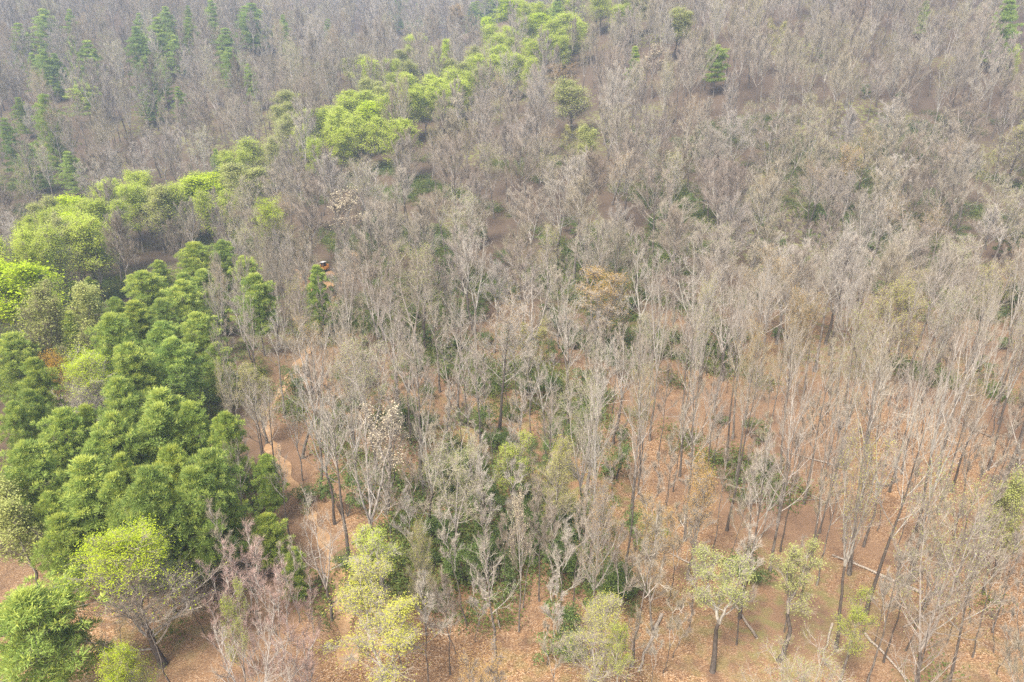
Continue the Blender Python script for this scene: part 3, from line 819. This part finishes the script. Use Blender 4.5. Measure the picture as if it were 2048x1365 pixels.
sp("leafing_tree", "tan0", 1215, 545, 112, 14, "rounded orange-tan budded crown right of the photo centre", "the orange-tan round crown")
sp("leafing_tree", "tan1", 1330, 1030, 90, 12, "tan budded tree in the lower middle beside orange leaf litter", "the tan lower middle tree")
sp("leafing_tree", "yellow1", 512, 745, 80, 10, "yellow-flecked tree standing left of the dirt track bend", "the yellow-flecked trackside tree")
sp("leafing_tree", "yellow0", 1141, 255, 44, 16, "small mustard-yellow crown alone on the bare central slope", "the mustard crown")
sp("leafing_tree", "sparse0", 452, 1190, 56, 13, "slender green-speckled tree among the red shrubs", "the slender speckled tree")
sp("leafing_tree", "yellow0", 1561, 48, 46, 17, "single yellow crown high on the right slope", "the high yellow crown")
sp("leafing_tree", "yellow0", 1417, 86, 44, 15, "yellow-green crown touching the small bushy pine on its left")
sp("leafing_tree", "lime0", 2028, 103, 24, 15, "small lime tree just below the top right corner pine")
sp("leafing_tree", "yellow1", 2043, 251, 84, 17, "wide golden budded crown cut by the right edge", "the golden edge crown")
sp("leafing_tree", "yellow0", 1981, 306, 34, 14, "small yellow crown near the right edge below the golden edge crown", "the small yellow right crown")
sp("leafing_tree", "tan0", 1702, 300, 52, 17, "tan budded crown midway up the right slope", "the tan crown up the right slope")
sp("leafing_tree", "tan0", 906, 15, 54, 20, "round tan tree with dark branches below the blue notch", "the round tan notch tree")
sp("leafing_tree", "tan1", 735, 0, 62, 20, "pale tan broad tree at the top left of the blue notch")
sp("leafing_tree", "tan1", 1610, 600, 76, 17, "tan-budded tree left of the yellow-topped right tree")
sp("leafing_tree", "orange0", 95, 715, 56, 10, "small orange-leaved tree in a gap of the pine stand", "the small orange tree")
sp("leafing_tree", "pale0", 20, 1000, 110, 11, "grey-limbed tree with olive buds on the left edge, above the corner pine", "the olive-budded edge tree")
sp("leafing_tree", "yellow1", 1110, 905, 90, 12, "faint yellow tree among bare trees, right of the sparse tree over dark shrubs")
sp("leafing_tree", "tan0", 1400, 940, 80, 12, "faint tan budded crown on the open leaf-littered slope")
sp("leafing_tree", "pale1", 2030, 985, 70, 11, "sparse green tree cut by the right edge on the lower slope", "the sparse right edge tree")
sp("leafing_tree", "tan1", 985, 1330, 110, 9, "low tan bush-like tree at the bottom edge near the centre")
for px, py, w, h, lab, mk in [(229, 118, 42, 17, "cream-blossomed tree between pines high on the far left hillside", "the upper cream tree"), (303, 263, 36, 15, "small creamy-white blossomed crown low on the far left hillside", "the small cream crown"),
        (456, 196, 30, 15, "pinkish cream tree left of the pale green valley trees", None), (692, 392, 104, 16, "wide cream-flecked tree right above the orange clearing", "the wide cream-flecked tree"),
        (444, 413, 38, 15, "cream-flecked slim tree left of the yellow-green dome above the clearing", None), (917, 196, 44, 16, "cream-flecked crown at the edge of the green strip", "the strip-edge cream crown"),
        (1185, 52, 34, 16, "cream-flecked crown near the top, right of the green strip", None), (1310, 98, 58, 16, "cream-flecked tree beside the tiny narrow pine", None), (1106, 207, 30, 15, "thin cream-flecked tree on the central slope below the green strip", None),
        (755, 830, 104, 12, "cream-blossomed pale tree near the dirt track, left of the dark shrubs", "the cream-blossomed trackside tree"), (1512, 488, 40, 14, "narrow cream-flecked tree on the right-hand middle slope", "the narrow cream tree"),
        (1900, 218, 34, 14, "cream-flecked crown upper right above the golden edge crown", None), (1040, 1010, 50, 13, "sparse white-blossomed tree over the dark shrub patch", None)]:
    sp("flowering_tree", "flower0" if w > 40 else "flower1", px, py, w, h, lab, mk)
red = [(480, 1105, 120, 9), (430, 1150, 100, 8), (540, 1150, 110, 9), (600, 1270, 120, 8), (480, 1260, 90, 8), (420, 1240, 90, 7), (590, 1330, 90, 7), (600, 1180, 70, 7)]
for q, (px, py, w, h) in enumerate(red):
    sp("red_budded_shrub", f"red{q % 2}", px, py, w, h)

placed_xy = []
for s in SPECIAL:
    if s['name'] == 'pine_tree' and s['py'] > 450:
        s['h'] *= 0.8
    L = land(s['px'], s['py'], s['h'], s.get('dmin', 0))
    if L is None:
        print("no ground", s['px'], s['py'])
        continue
    x, y, d = L
    pr = PROTO[s['key']]
    sx = s['w'] * d / F / pr['W']
    sz = s['h'] / pr['H']
    s['d'] = d
    s['root'] = put(s['key'], s['name'], x, y, sx, sz, label=s['label'], cat={'pine_tree': 'pine', 'leafing_tree': 'tree', 'flowering_tree': 'tree', 'red_budded_shrub': 'shrub'}[s['name']])
    tall = 1.0 if s['name'] == 'pine_tree' and s['py'] < 450 else (0.72 if s['name'] == 'pine_tree' else 0.62)
    THINGS[-1].update(sy=(tall - 0.4) * s['w'], ry=tall * s['w'] * (.85 if s['py'] < 330 else .6), px=s['px'], py=s['py'] + 0.4 * s['w'], mark=s['mark'], label=s['label'])
    placed_xy.append((x, y, 2.2))

# evergreen shrubs under the bare trees (pixel where they stand)
shrubs = [(1508, 880, 60, 'round dark shrub alone on the orange leaf litter of the lower right slope', 'the lone round dark shrub'), (1225, 1190, 110, 'largest dark shrub mass beside the yellow-tasselled tree', 'the largest dark shrub'),
          (1440, 850, 40, 'flat dark shrub a little up-slope of the lone round dark shrub', None)]
sh_auto = [(700, 790), (740, 775), (780, 800), (690, 770), (820, 780), (860, 800), (905, 770), (930, 850), (960, 880), (985, 905), (900, 910), (1020, 840), (1060, 800), (1100, 790), (1160, 790), (1185, 770), (1175, 860), (1190, 905), (1130, 900),
           (870, 960), (905, 1000), (1060, 1060), (1040, 1110), (1150, 1060), (1160, 1100), (1130, 1130), (1170, 1175), (1260, 1200), (1200, 1225), (1140, 1150), (880, 1100), (650, 850), (770, 620), (830, 640), (800, 600), (880, 560), (1000, 540), (1030, 600),
           (1140, 470), (1165, 500), (1310, 470), (1300, 500), (1340, 480), (1260, 620), (1240, 640), (1290, 660), (1450, 700), (1520, 500), (1530, 480), (1560, 500), (1620, 490), (1650, 440), (1700, 460), (1740, 500), (1730, 540), (1690, 380), (1760, 330), (1900, 330),
           (1950, 340), (1970, 640), (2000, 620), (2030, 600), (1960, 760), (2000, 700), (1110, 560), (1090, 640), (960, 640), (1210, 700), (1140, 350), (1800, 200), (1960, 120), (1640, 120), (820, 850), (860, 860), (760, 870), (1010, 950), (1080, 940), (1075, 1000), (950, 950), (1250, 880),
           (1230, 960), (540, 960), (525, 985), (620, 1010), (1180, 660), (1150, 700), (870, 700), (920, 700), (720, 700), (1150, 1330), (1120, 1300), (1690, 300), (1730, 200), (1850, 260), (1380, 420), (1480, 420), (1430, 520), (1590, 560), (1880, 560), (1920, 480)]
_r = random.Random(5)
for _ in range(70):
    sh_auto.append((_r.gauss(960, 230), _r.uniform(480, 1180)) if _ < 58 else (_r.uniform(1250, 2040), _r.uniform(250, 680)))
sh_list = [(px, py, w, lab, mk) for px, py, w, lab, mk in shrubs] + [(px, py, None, None, None) for px, py in sh_auto]
for q, (px, py, w, lab, mk) in enumerate(sh_list):
    L = land(px, py)
    x, y, d = L
    key = f"shrub{q % 4}" if w is None else f"shrub{[1, 0, 2][q]}"
    sc = random.uniform(0.8, 1.45) if w is None else w * d / F / PROTO[key]['W']
    put(key, "evergreen_shrub", x, y, sc, sc * random.uniform(.85, 1.1), cat="shrub", label=lab)
    THINGS[-1].update(px=px, py=py - 10, mark=mk, label=lab)

# ------------------------------------------------------------------ bare woods: scattered by spacing over the slopes
def poly_inside(px, py, poly):
    c = np.zeros(np.shape(px), bool)
    j = len(poly) - 1
    for i in range(len(poly)):
        xi, yi = poly[i]
        xj, yj = poly[j]
        c ^= ((yi > py) != (yj > py)) & (px < (xj - xi) * (py - yi) / (yj - yi + 1e-9) + xi)
        j = i
    return c
GROVE = [(-200, 700), (150, 640), (330, 560), (440, 560), (450, 640), (430, 760), (470, 1000), (420, 1180), (380, 1300), (200, 1600), (-200, 1600)]
OPEN = [(1180, 1010), (1300, 820), (1600, 660), (2100, 760), (2100, 1500), (1000, 1500)]
cell = {}
def clash(x, y, r):
    i, j = int(x // 8), int(y // 8)
    for a in (-1, 0, 1):
        for b in (-1, 0, 1):
            for (qx, qy, qr) in cell.get((i + a, j + b), ()):
                if (qx - x) ** 2 + (qy - y) ** 2 < (0.5 * (r + qr)) ** 2:
                    return True
    return False
def mark_xy(x, y, r):
    cell.setdefault((int(x // 8), int(y // 8)), []).append((x, y, r))
for x, y, r in placed_xy:
    mark_xy(x, y, 4.0)
SPX = np.array([[t['px'], t['py'] + t['sy'], t['w'], t['y']] for t in THINGS if 'tree' in t['name']])
SPR = np.array([t['ry'] for t in THINGS if 'tree' in t['name']])
SPD = np.array([project(t['x'], t['y'], t['z'] + t['h'] * .7)[2] for t in THINGS if 'tree' in t['name']])
SPW = SPX[:, 2] * F / SPD * 0.42
OPENINGS = [(648, 535, 12, 9), (705, 545, 6, 12), (545, 570, 5, 14), (690, 595, 6, 16), (535, 845, 18, 32), (665, 1230, 7, 30)]
RES = []
for _ in range(60000):
    az = random.uniform(-0.80, 0.80)
    y = math.sqrt(random.uniform(30 ** 2, 480 ** 2))
    x = y * math.tan(az)
    if abs(x) > 480:
        continue
    z = float(ground(x, y))
    bx, by, bd = project(x, y, z)
    h = random.uniform(0.66, 0.96)
    tx, ty, td = project(x, y, z + 20 * h)
    if by < -120 or ty > 1420 or bx < -260 or bx > 2300:
        continue
    fac = min(max((bd - 80) / 60, 0), 1)
    r = 4.7 + 3.0 * fac
    if poly_inside(np.array(bx), np.array(by), OPEN):
        r = 4.3
    if poly_inside(np.array(bx), np.array(by), GROVE) and random.random() < 0.93:
        continue
    if clash(x, y, r):
        continue
    if np.min((trk[:, 0] - x) ** 2 + (trk[:, 1] - y) ** 2) < 1.1 ** 2:
        continue
    if poly_inside(np.array(bx), np.array(by), [(632 + 80 * math.cos(a), 562 + 36 * math.sin(a)) for a in np.linspace(0, 6.28, 20)]) and random.random() < 0.0:
        continue
    mx, my, md = project(x, y, z + 15 * h)
    rad = 3.0 * (1 + 0.38 * fac) * F / md
    # leave the coloured crowns and the openings in view
    hid = (np.abs(SPX[:, 0] - mx) < SPW * 0.95 + rad * 0.55) & (np.abs(SPX[:, 1] - my) < SPR + rad) & (SPD > md + 2)
    if hid.any() and random.random() < 0.975:
        continue
    bad = 775 < tx < 1015 and ty < 52 - 0.12 * abs(tx - 900) and bd < 440
    for ox, oy, ow, oh in OPENINGS:
        if ty < oy + oh and by > oy - oh and by > oy + 4:
            if abs((tx if oy < my else bx) - ox) < ow + (rad * 0.9 if oy < my + rad else 3):
                bad = True
    if bad:
        continue
    mark_xy(x, y, r)
    opn = bool(poly_inside(np.array(bx), np.array(by), OPEN))
    RES.append((x, y, z, h, bd, bx, by, tx, ty, mx, my, (0.8 if opn else 1.05) if bd < 105 else 1.1 + 0.38 * fac))
STRIP = [(455, 560), (700, 560), (745, 1300), (540, 1400), (480, 1000), (450, 760)]
for _ in range(5000):                        # thin trees on both sides of the dirt track
    L = land(random.uniform(440, 750), random.uniform(555, 1390))
    x, y, bd = L
    z = float(ground(x, y))
    bx, by, bd = project(x, y, z)
    if not poly_inside(np.array(bx), np.array(by), STRIP) or clash(x, y, 3.7) or np.min((trk[:, 0] - x) ** 2 + (trk[:, 1] - y) ** 2) < 0.9 ** 2:
        continue
    h = random.uniform(.5, .75)
    tx, ty, td = project(x, y, z + 20 * h)
    mx, my, md = project(x, y, z + 15 * h)
    if abs(mx - 630) < 34 and 520 < my < 660 or abs(mx - 648) < 26 and ty < 540 or abs(mx - 740) < 60 and ty > 900 and ty < 1010:
        continue
    mark_xy(x, y, 3.7)
    RES.append((x, y, z, h, bd, bx, by, tx, ty, mx, my, .85))
for _ in range(1500):                        # the next valley, seen through the notch
    y = math.sqrt(random.uniform(470 ** 2, 860 ** 2))
    x = y * random.uniform(-0.26, 0.10)
    if clash(x, y, 8.5):
        continue
    z = float(ground(x, y))
    bx, by, bd = project(x, y, z)
    tx, ty, td = project(x, y, z + 20)
    mx, my, md = project(x, y, z + 15)
    mark_xy(x, y, 8.5)
    RES.append((x, y, z, random.uniform(.85, 1.1), bd, bx, by, tx, ty, mx, my, 1.4))
RES.sort(key=lambda r: r[4])
print("bare trees", len(RES))
inframe = [r for r in RES if -30 < r[9] < 2078 and r[8] < 1340 and r[6] > 40]
near_set = {}
nb = 0
for r in inframe:
    if nb >= 298:
        break
    bud = random.random() < 0.17
    near_set[id(r)] = bud
    nb += not bud
far_pts = []
for r in RES:
    if id(r) in near_set:
        s = r[3]
        wx, hz_ = s * r[11] * random.uniform(.9, 1.1), s * ((1.12 if r[11] == 0.8 else 0.92) if r[4] < 105 else 1.08)
        if near_set[id(r)]:
            put(f"bud{random.randrange(3)}", "budding_tree", r[0], r[1], wx, hz_, cat="tree", group="budding trees of the near slope", tilt=0.05)
        else:
            put(f"{'near' if r[4] < 112 else 'bare'}{random.choice([0, 1, 3, 6, 8, 9, 3, 8, 3, 8]) if r[4] < 105 and random.random() < (.95 if r[11] == .8 else .5) else random.randrange(10)}", "bare_tree", r[0], r[1], wx, hz_, cat="tree", group="bare trees of the near slope", tilt=0.05)
        THINGS[-1].update(px=r[9], py=r[10], mark=None, label=None)
    else:
        far_pts.append(r)
print("near objects", len(near_set), "far", len(far_pts))

# young thin trees between them
nsap = 0
for _ in range(14000):
    if nsap >= 290:
        break
    bx = random.uniform(-20, 2068)
    by = random.uniform(560, 1400)
    L = land(bx, by)
    if L is None:
        continue
    x, y, d = L
    if poly_inside(np.array(bx), np.array(by), GROVE) or clash(x, y, 1.6):
        continue
    if np.min((trk[:, 0] - x) ** 2 + (trk[:, 1] - y) ** 2) < 2.4 ** 2:
        continue
    if any(abs(bx - o[0]) < o[2] and -20 < by - o[1] < o[3] + 60 for o in OPENINGS):
        continue
    mark_xy(x, y, 1.6)
    q = random.randrange(3)
    s = random.uniform(.65, 1.15)
    put(f"sapling{q}", "young_bare_tree", x, y, s, s, cat="young tree", group="young trees under the bare woods", tilt=0.08)
    t = THINGS[-1]
    pp = project(x, y, t['z'] + t['h'] * .6)
    t.update(px=pp[0], py=pp[1], mark=None, label=None)
    nsap += 1

# the rest of the woods: one mass, instanced on points
def join_proto(key):
    pr = PROTO[key]
    vs, f3, f4, m3, m4, mats, base = [], [], [], [], [], [], 0
    for part in ('trunk', 'crown', 'foliage'):
        if part not in pr:
            continue
        me = pr[part]
        v = np.empty(len(me.vertices) * 3, np.float32)
        me.vertices.foreach_get("co", v)
        lt = np.empty(len(me.polygons), np.int32)
        me.polygons.foreach_get("loop_total", lt)
        ls = np.empty(len(me.polygons), np.int32)
        me.polygons.foreach_get("loop_start", ls)
        li = np.empty(len(me.loops), np.int32)
        me.loops.foreach_get("vertex_index", li)
        mi = np.empty(len(me.polygons), np.int32)
        me.polygons.foreach_get("material_index", mi)
        for k, ff, mm_ in ((3, f3, m3), (4, f4, m4)):
            sel = lt == k
            ff.append(li[ls[sel][:, None] + np.arange(k)] + base)
            mm_.append(mi[sel] + len(mats))
        vs.append(v.reshape(-1, 3))
        base += len(me.vertices)
        mats += list(me.materials)
    return mesh_from("woods_tree", np.concatenate(vs), [np.concatenate(f3), np.concatenate(f4)], mats, np.concatenate(m3 + m4))
coll = bpy.data.collections.new("woods_kinds")
far_keys = [f"bare{q}" for q in range(10)] + ["bud0", "bud1", "bud2"]
for q, key in enumerate(far_keys):
    o = bpy.data.objects.new(f"woods_tree_{chr(97 + q)}", join_proto(key))
    coll.objects.link(o)
def scatter(ob, coll):
    """Sets every tree of a collection on the object's points, by its pick, turn and size attributes."""
    ng = bpy.data.node_groups.new("scatter", 'GeometryNodeTree')
    ng.interface.new_socket("Geometry", in_out='INPUT', socket_type='NodeSocketGeometry')
    ng.interface.new_socket("Geometry", in_out='OUTPUT', socket_type='NodeSocketGeometry')
    N = ng.nodes
    gi, gout = N.new("NodeGroupInput"), N.new("NodeGroupOutput")
    iop = N.new("GeometryNodeInstanceOnPoints")
    ci = N.new("GeometryNodeCollectionInfo")
    ci.inputs["Collection"].default_value = coll
    ci.inputs["Separate Children"].default_value = True
    ci.inputs["Reset Children"].default_value = True
    def named(nm, ty):
        a = N.new("GeometryNodeInputNamedAttribute")
        a.data_type = ty
        a.inputs["Name"].default_value = nm
        return next(o for o in a.outputs if o.name == "Attribute" and o.enabled)
    cx = N.new("ShaderNodeCombineXYZ")
    ng.links.new(named("turn", 'FLOAT'), cx.inputs[2])
    ng.links.new(gi.outputs[0], iop.inputs["Points"])
    ng.links.new(ci.outputs[0], iop.inputs["Instance"])
    iop.inputs["Pick Instance"].default_value = True
    ng.links.new(named("pick", 'INT'), iop.inputs["Instance Index"])
    er = N.new("FunctionNodeEulerToRotation")
    ng.links.new(cx.outputs[0], er.inputs[0])
    ng.links.new(er.outputs[0], iop.inputs["Rotation"])
    ng.links.new(named("size", 'FLOAT'), iop.inputs["Scale"])
    ng.links.new(iop.outputs[0], gout.inputs[0])
    ob.modifiers.new("scatter", 'NODES').node_group = ng
def mass(name, label, p, pick, turn, size, coll):
    pm = bpy.data.meshes.new(name)
    pm.vertices.add(len(p))
    pm.vertices.foreach_set("co", np.asarray(p, np.float32).ravel())
    pm.attributes.new("pick", 'INT', 'POINT').data.foreach_set("value", np.asarray(pick, np.int32))
    pm.attributes.new("turn", 'FLOAT', 'POINT').data.foreach_set("value", np.asarray(turn, np.float32))
    pm.attributes.new("size", 'FLOAT', 'POINT').data.foreach_set("value", np.asarray(size, np.float32))
    ob = bpy.data.objects.new(name, pm)
    ob['kind'] = 'stuff'
    ob['label'] = label
    COL.objects.link(ob)
    scatter(ob, coll)
fp = np.array([(r[0], r[1], r[2]) for r in far_pts])
kinds = np.where(rng.random(len(fp)) < 0.80, rng.integers(0, 10, len(fp)), rng.integers(10, 13, len(fp)))
mass("distant_woods", "bare grey-brown woods covering the far slopes", fp, kinds, rng.uniform(0, 6.28, len(fp)), [r[3] * (0.3 + 0.75 * r[11]) for r in far_pts], coll)

# low green undergrowth in patches on the forest floor
ucoll = bpy.data.collections.new("undergrowth_kinds")
for q in range(3):
    g = np.random.default_rng(300 + q)
    L = Geo()
    k = 150
    c = np.stack([g.normal(0, .55, k), g.normal(0, .55, k), np.abs(g.normal(.30, .28, k))], -1)
    L.leaves(c, g.normal(0, .6, (k, 3)) + np.array([0, 0, 1]), g.uniform(.10, .22, k), 0, .5, .3, g)
    ucoll.objects.link(bpy.data.objects.new(f"undergrowth_{chr(97 + q)}", L.mesh("undergrowth", [M['moss' if q < 2 else 'shrub']])))
up_ = []
for _ in range(60000):
    if len(up_) > 7500:
        break
    az = random.uniform(-0.72, 0.72)
    y = math.sqrt(random.uniform(36 ** 2, 230 ** 2))
    x = y * math.tan(az)
    nzv = math.sin(x * .11 + 1.7 * math.sin(y * .07)) * math.sin(y * .093 + 1.2 * math.sin(x * .06)) + 0.35 * math.sin(x * .43 + y * .31)
    z = float(ground(x, y))
    px, py, d = project(x, y, z)
    w = -0.25
    if 640 < px < 1280 and 460 < py < 1200:
        w = 0.35
    if px > 1250 and py < 620:
        w = 0.3
    if px > 1230 and py > 780:
        w = -0.75
    if px < 300:
        w = -0.1
    if nzv + w + random.uniform(-.3, .3) < 0.28:
        continue
    if np.min((trk[:, 0] - x) ** 2 + (trk[:, 1] - y) ** 2) < 1.3 ** 2 or math.hypot(x - cc[0], y - cc[1]) < 7:
        continue
    up_.append((x, y, z))
mass("undergrowth", "low green undergrowth patches on the forest floor", up_, rng.integers(0, 3, len(up_)), rng.uniform(0, 6.28, len(up_)), rng.uniform(.8, 2.2, len(up_)), ucoll)

# ------------------------------------------------------------------ fallen logs, brush, digger
def link(name, me, parent=None, loc=None, rot=None):
    o = bpy.data.objects.new(name, me)
    COL.objects.link(o)
    o.parent = parent
    if loc is not None:
        o.location = loc
    if rot is not None:
        o.rotation_euler = rot
    return o
LOGS = [(1092, 1045, 6), (850, 1195, 5), (735, 1072, 4), (1640, 928, 7), (1560, 1005, 8), (1612, 990, 5), (1940, 858, 6), (1335, 690, 6), (1180, 690, 5), (1750, 1150, 8), (1860, 1230, 7), (1430, 960, 5), (1690, 1060, 5), (1380, 1130, 6), (1300, 1290, 7),
        (1650, 1300, 6), (1960, 1060, 7), (990, 1220, 5), (1540, 770, 6), (1820, 760, 7), (1480, 1230, 6), (1780, 1330, 6), (620, 560, 5), (575, 545, 4), (1270, 1130, 5)]
for q, (px, py, ln) in enumerate(LOGS):
    x, y, d = land(px, py)
    g = np.random.default_rng(500 + q)
    a = g.uniform(0, 6.28)
    k = 8
    ss = np.linspace(-.5, .5, k) * ln
    lx, ly = x + ss * math.cos(a), y + ss * math.sin(a)
    r0 = g.uniform(.09, .17)
    rr = r0 * (1.1 - .6 * np.linspace(0, 1, k))
    lz = ground(lx, ly) + rr * .7 + 0.05
    p = np.stack([lx - x, ly - y, lz - lz[0]], -1)
    p[1:-1] += g.normal(0, .05, (k - 2, 3)) * np.array([1, 1, .3])
    G = Geo()
    G.tube(p, rr, 7, 0, cap=True)
    o = link("fallen_log", G.mesh("fallen_log", [M['log']], True), None, (x, y, lz[0]))
    o['category'] = "log"
    for b_ in range(2):
        i0 = g.integers(3, 7)
        dv = unit(np.array([g.normal(), g.normal(), abs(g.normal()) * .6 + .2]) + 0.8 * unit(p[-1] - p[0]))
        B = Geo()
        B.tube(np.stack([p[i0], p[i0] + dv * .7, p[i0] + dv * 1.4 + np.array([0, 0, -.15])]), np.array([.045, .03, .012]), 5, 0)
        link("broken_branch", B.mesh("broken_branch", [M['log']]), o)
    THINGS.append(dict(root=o, name="fallen_log", key="long pale" if ln > 5 else "short pale", x=x, y=y, z=0, h=.3, w=ln, px=px, py=py, mark=None, label=None))
for q, (px, py, w) in enumerate([(652, 562, 2.6), (575, 566, 2.6), (735, 538, 2.0), (690, 500, 2.0)]):
    x, y, d = land(px, py)
    z = float(ground(x, y))
    g = np.random.default_rng(600 + q)
    G = Geo()
    for _ in range(130):
        c = np.array([g.normal(0, w * .38), g.normal(0, w * .38), 0.15 + abs(g.normal(0, .35))])
        d_ = unit(np.array([g.normal(), g.normal(), g.normal() * .35])) * g.uniform(.5, 1.4)
        G.tube(np.stack([c - d_, c + g.normal(0, .08, 3), c + d_]), np.array([.05, .04, .015]) * g.uniform(.5, 1.4), 4, 0 if g.random() < .6 else 1)
    o = link("dead_brush", G.mesh("dead_brush", [M['brush'], M['log']]), None, (x, y, z + .1))
    o['kind'] = 'stuff'
    o['label'] = "grey heap of cut brush lying on the orange clearing"

def boxes(items, bevel=0.05):
    import bmesh
    bm = bmesh.new()
    for (cx_, cy_, cz_), (sx, sy, sz), rz in items:
        m_ = Matrix.Translation((cx_, cy_, cz_)) @ Matrix.Rotation(rz, 4, 'X') @ Matrix.Diagonal((sx, sy, sz, 1))
        bmesh.ops.create_cube(bm, size=1.0, matrix=m_)
    bmesh.ops.bevel(bm, geom=bm.edges[:], offset=bevel, segments=2, affect='EDGES')
    me = bpy.data.meshes.new("machine")
    bm.to_mesh(me)
    bm.free()
    return me
def part(name, items, mat, parent, bevel=0.05):
    me = boxes(items, bevel)
    me.materials.append(M[mat])
    me.name = name
    return link(name, me, parent)
x, y, d = land(650, 545)
dg_ = bpy.data.objects.new("excavator", None)
COL.objects.link(dg_)
dg_.location = (x, y, float(ground(x, y)) + 0.1)
dg_.rotation_euler = (0, 0, R(-25))
dg_.scale = (.8, .8, .8)
dg_['category'] = "excavator"
dg_['label'] = "small orange excavator with white cab roof parked in the orange dirt clearing"
for sx in (-0.62, 0.62):
    part("track", [((sx, 0, .3), (.38, 2.2, .56), 0)], 'black', dg_, .16)
part("undercarriage", [((0, 0, .42), (.84, 1.2, .3), 0)], 'black', dg_)
bd_ = part("body", [((0, .25, 1.0), (1.65, 1.9, .8), 0)], 'orange', dg_, .14)
part("engine_cover", [((0, .95, 1.62), (1.6, .7, .42), 0)], 'orange', bd_, .1)
cb = part("cab", [((-.3, -.1, 1.98), (.95, 1.15, 1.14), 0)], 'glass', dg_, .08)
part("roof", [((-.3, -.1, 2.60), (1.15, 1.4, .09), 0)], 'white', cb, .03)
for ax, ay in ((-.76, -.66), (.16, -.66), (-.76, .46), (.16, .46)):
    part("pillar", [((ax, ay, 1.98), (.07, .07, 1.16), 0)], 'orange', cb, .015)
bo = part("boom", [((.5, -1.3, 1.75), (.2, 1.9, .28), R(-38))], 'orange', dg_, .04)
part("stick", [((.5, -2.35, 1.75), (.16, .2, 1.5), R(-20))], 'orange', bo, .04)
part("bucket", [((.5, -2.6, .75), (.6, .5, .55), R(25))], 'black', bo, .12)
THINGS.append(dict(root=dg_, name="excavator", key="", x=x, y=y, z=0, h=2.6, w=2, px=648, py=536, mark="the orange excavator", label=dg_['label']))

# ------------------------------------------------------------------ labels: look, then where from the nearest landmark
ORD = "nearest second third fourth fifth sixth seventh eighth ninth tenth eleventh twelfth thirteenth fourteenth fifteenth sixteenth seventeenth eighteenth nineteenth twentieth".split()
DIRS = ["right of", "upper-right of", "above", "upper-left of", "left of", "lower-left of", "below", "lower-right of"]
LOOK = {'pine0': "rounded green pine", 'pine1': "broad green pine", 'pine5': "light-tipped green pine", 'pine4': "narrow green pine", 'pine2': "tiered dark pine", 'pine3': "open tiered pine",
        'lime0': "lime-green tree", 'lime1': "lime-green twin-stemmed tree", 'lime2': "airy lime-green tree", 'bright0': "vivid lime tree", 'bright1': "vivid lime tree", 'sparse0': "sparse green tree", 'pale0': "pale olive-green tree", 'pale1': "thin olive-green tree",
        'tan0': "tan budded tree", 'tan1': "tan spreading tree", 'red0': "reddish fine-twigged shrub", 'red1': "low reddish shrub", 'sapling0': "thin young bare tree", 'sapling1': "thin leaning bare sapling", 'sapling2': "small forked bare sapling",
        'shrub0': "low domed dark shrub", 'shrub1': "upright dark shrub", 'shrub2': "low wide dark shrub", 'shrub3': "tall dark shrub", 'bud0': "tan-budded single-trunked tree", 'bud1': "olive-budded spreading tree", 'bud2': "yellow-budded fan-crowned tree",
        'long pale': "long pale fallen log", 'short pale': "short pale fallen log"}
for q, w in enumerate(BARE_LOOK):
    LOOK[f"bare{q}"] = LOOK[f"near{q}"] = w + " bare tree"
NOUN = {'pine_tree': 'pine', 'leafing_tree': 'leafy tree', 'bare_tree': 'bare tree', 'budding_tree': 'budded tree', 'young_bare_tree': 'sapling', 'evergreen_shrub': 'dark shrub', 'red_budded_shrub': 'red shrub', 'fallen_log': 'log'}
marks = [t for t in THINGS if t.get('mark')]
mk = np.array([[t['px'], t['py']] for t in marks])
rank = {}
for t in THINGS:
    if t['label']:
        continue
    dd = np.hypot(mk[:, 0] - t['px'], mk[:, 1] - t['py'])
    i = int(np.argmin(dd))
    a = math.atan2(-(t['py'] - mk[i, 1]), t['px'] - mk[i, 0])
    rank.setdefault((t['name'], i, int(round(a / (math.pi / 4))) % 8), []).append((dd[i], t))
worst = 0
for (nm, i, q), v in rank.items():
    v.sort(key=lambda p: p[0])
    worst = max(worst, len(v))
    for k_, (_, t) in enumerate(v):
        lk = LOOK[t['key']]
        t['root']['label'] = f"{lk}, {ORD[min(k_, 19)]} {NOUN[nm]} {DIRS[q]} {marks[i]['mark']}" if not lk.endswith(NOUN[nm]) else f"{lk}, {ORD[min(k_, 19)]} such {DIRS[q]} {marks[i]['mark']}"
print("largest rank", worst)
print([t["root"]["label"] for t in THINGS[::29]])
print(len(set(t["root"]["label"] for t in THINGS)), len(THINGS))

# ------------------------------------------------------------------ haze
bm_v = np.array([(x, y, z) for x in (-700, 700) for y in (-120, 1000) for z in (-60, 330)], float)
hz = mesh_from("haze", bm_v, [np.array([[0, 1, 3, 2], [4, 6, 7, 5], [0, 4, 5, 1], [2, 3, 7, 6], [0, 2, 6, 4], [1, 5, 7, 3]])], [])
hm = bpy.data.materials.new("haze_air")
hm.use_nodes = True
t = hm.node_tree
for nd in list(t.nodes):
    t.nodes.remove(nd)
pv = t.nodes.new("ShaderNodeVolumePrincipled")
pv.inputs["Color"].default_value = (0.60, 0.77, 1.0, 1)
pv.inputs["Density"].default_value = 0.00043
pv.inputs["Anisotropy"].default_value = 0.2
oo = t.nodes.new("ShaderNodeOutputMaterial")
t.links.new(pv.outputs[0], oo.inputs["Volume"])
hz.materials.append(hm)
ho = bpy.data.objects.new("haze", hz)
ho['kind'] = 'stuff'
COL.objects.link(ho)
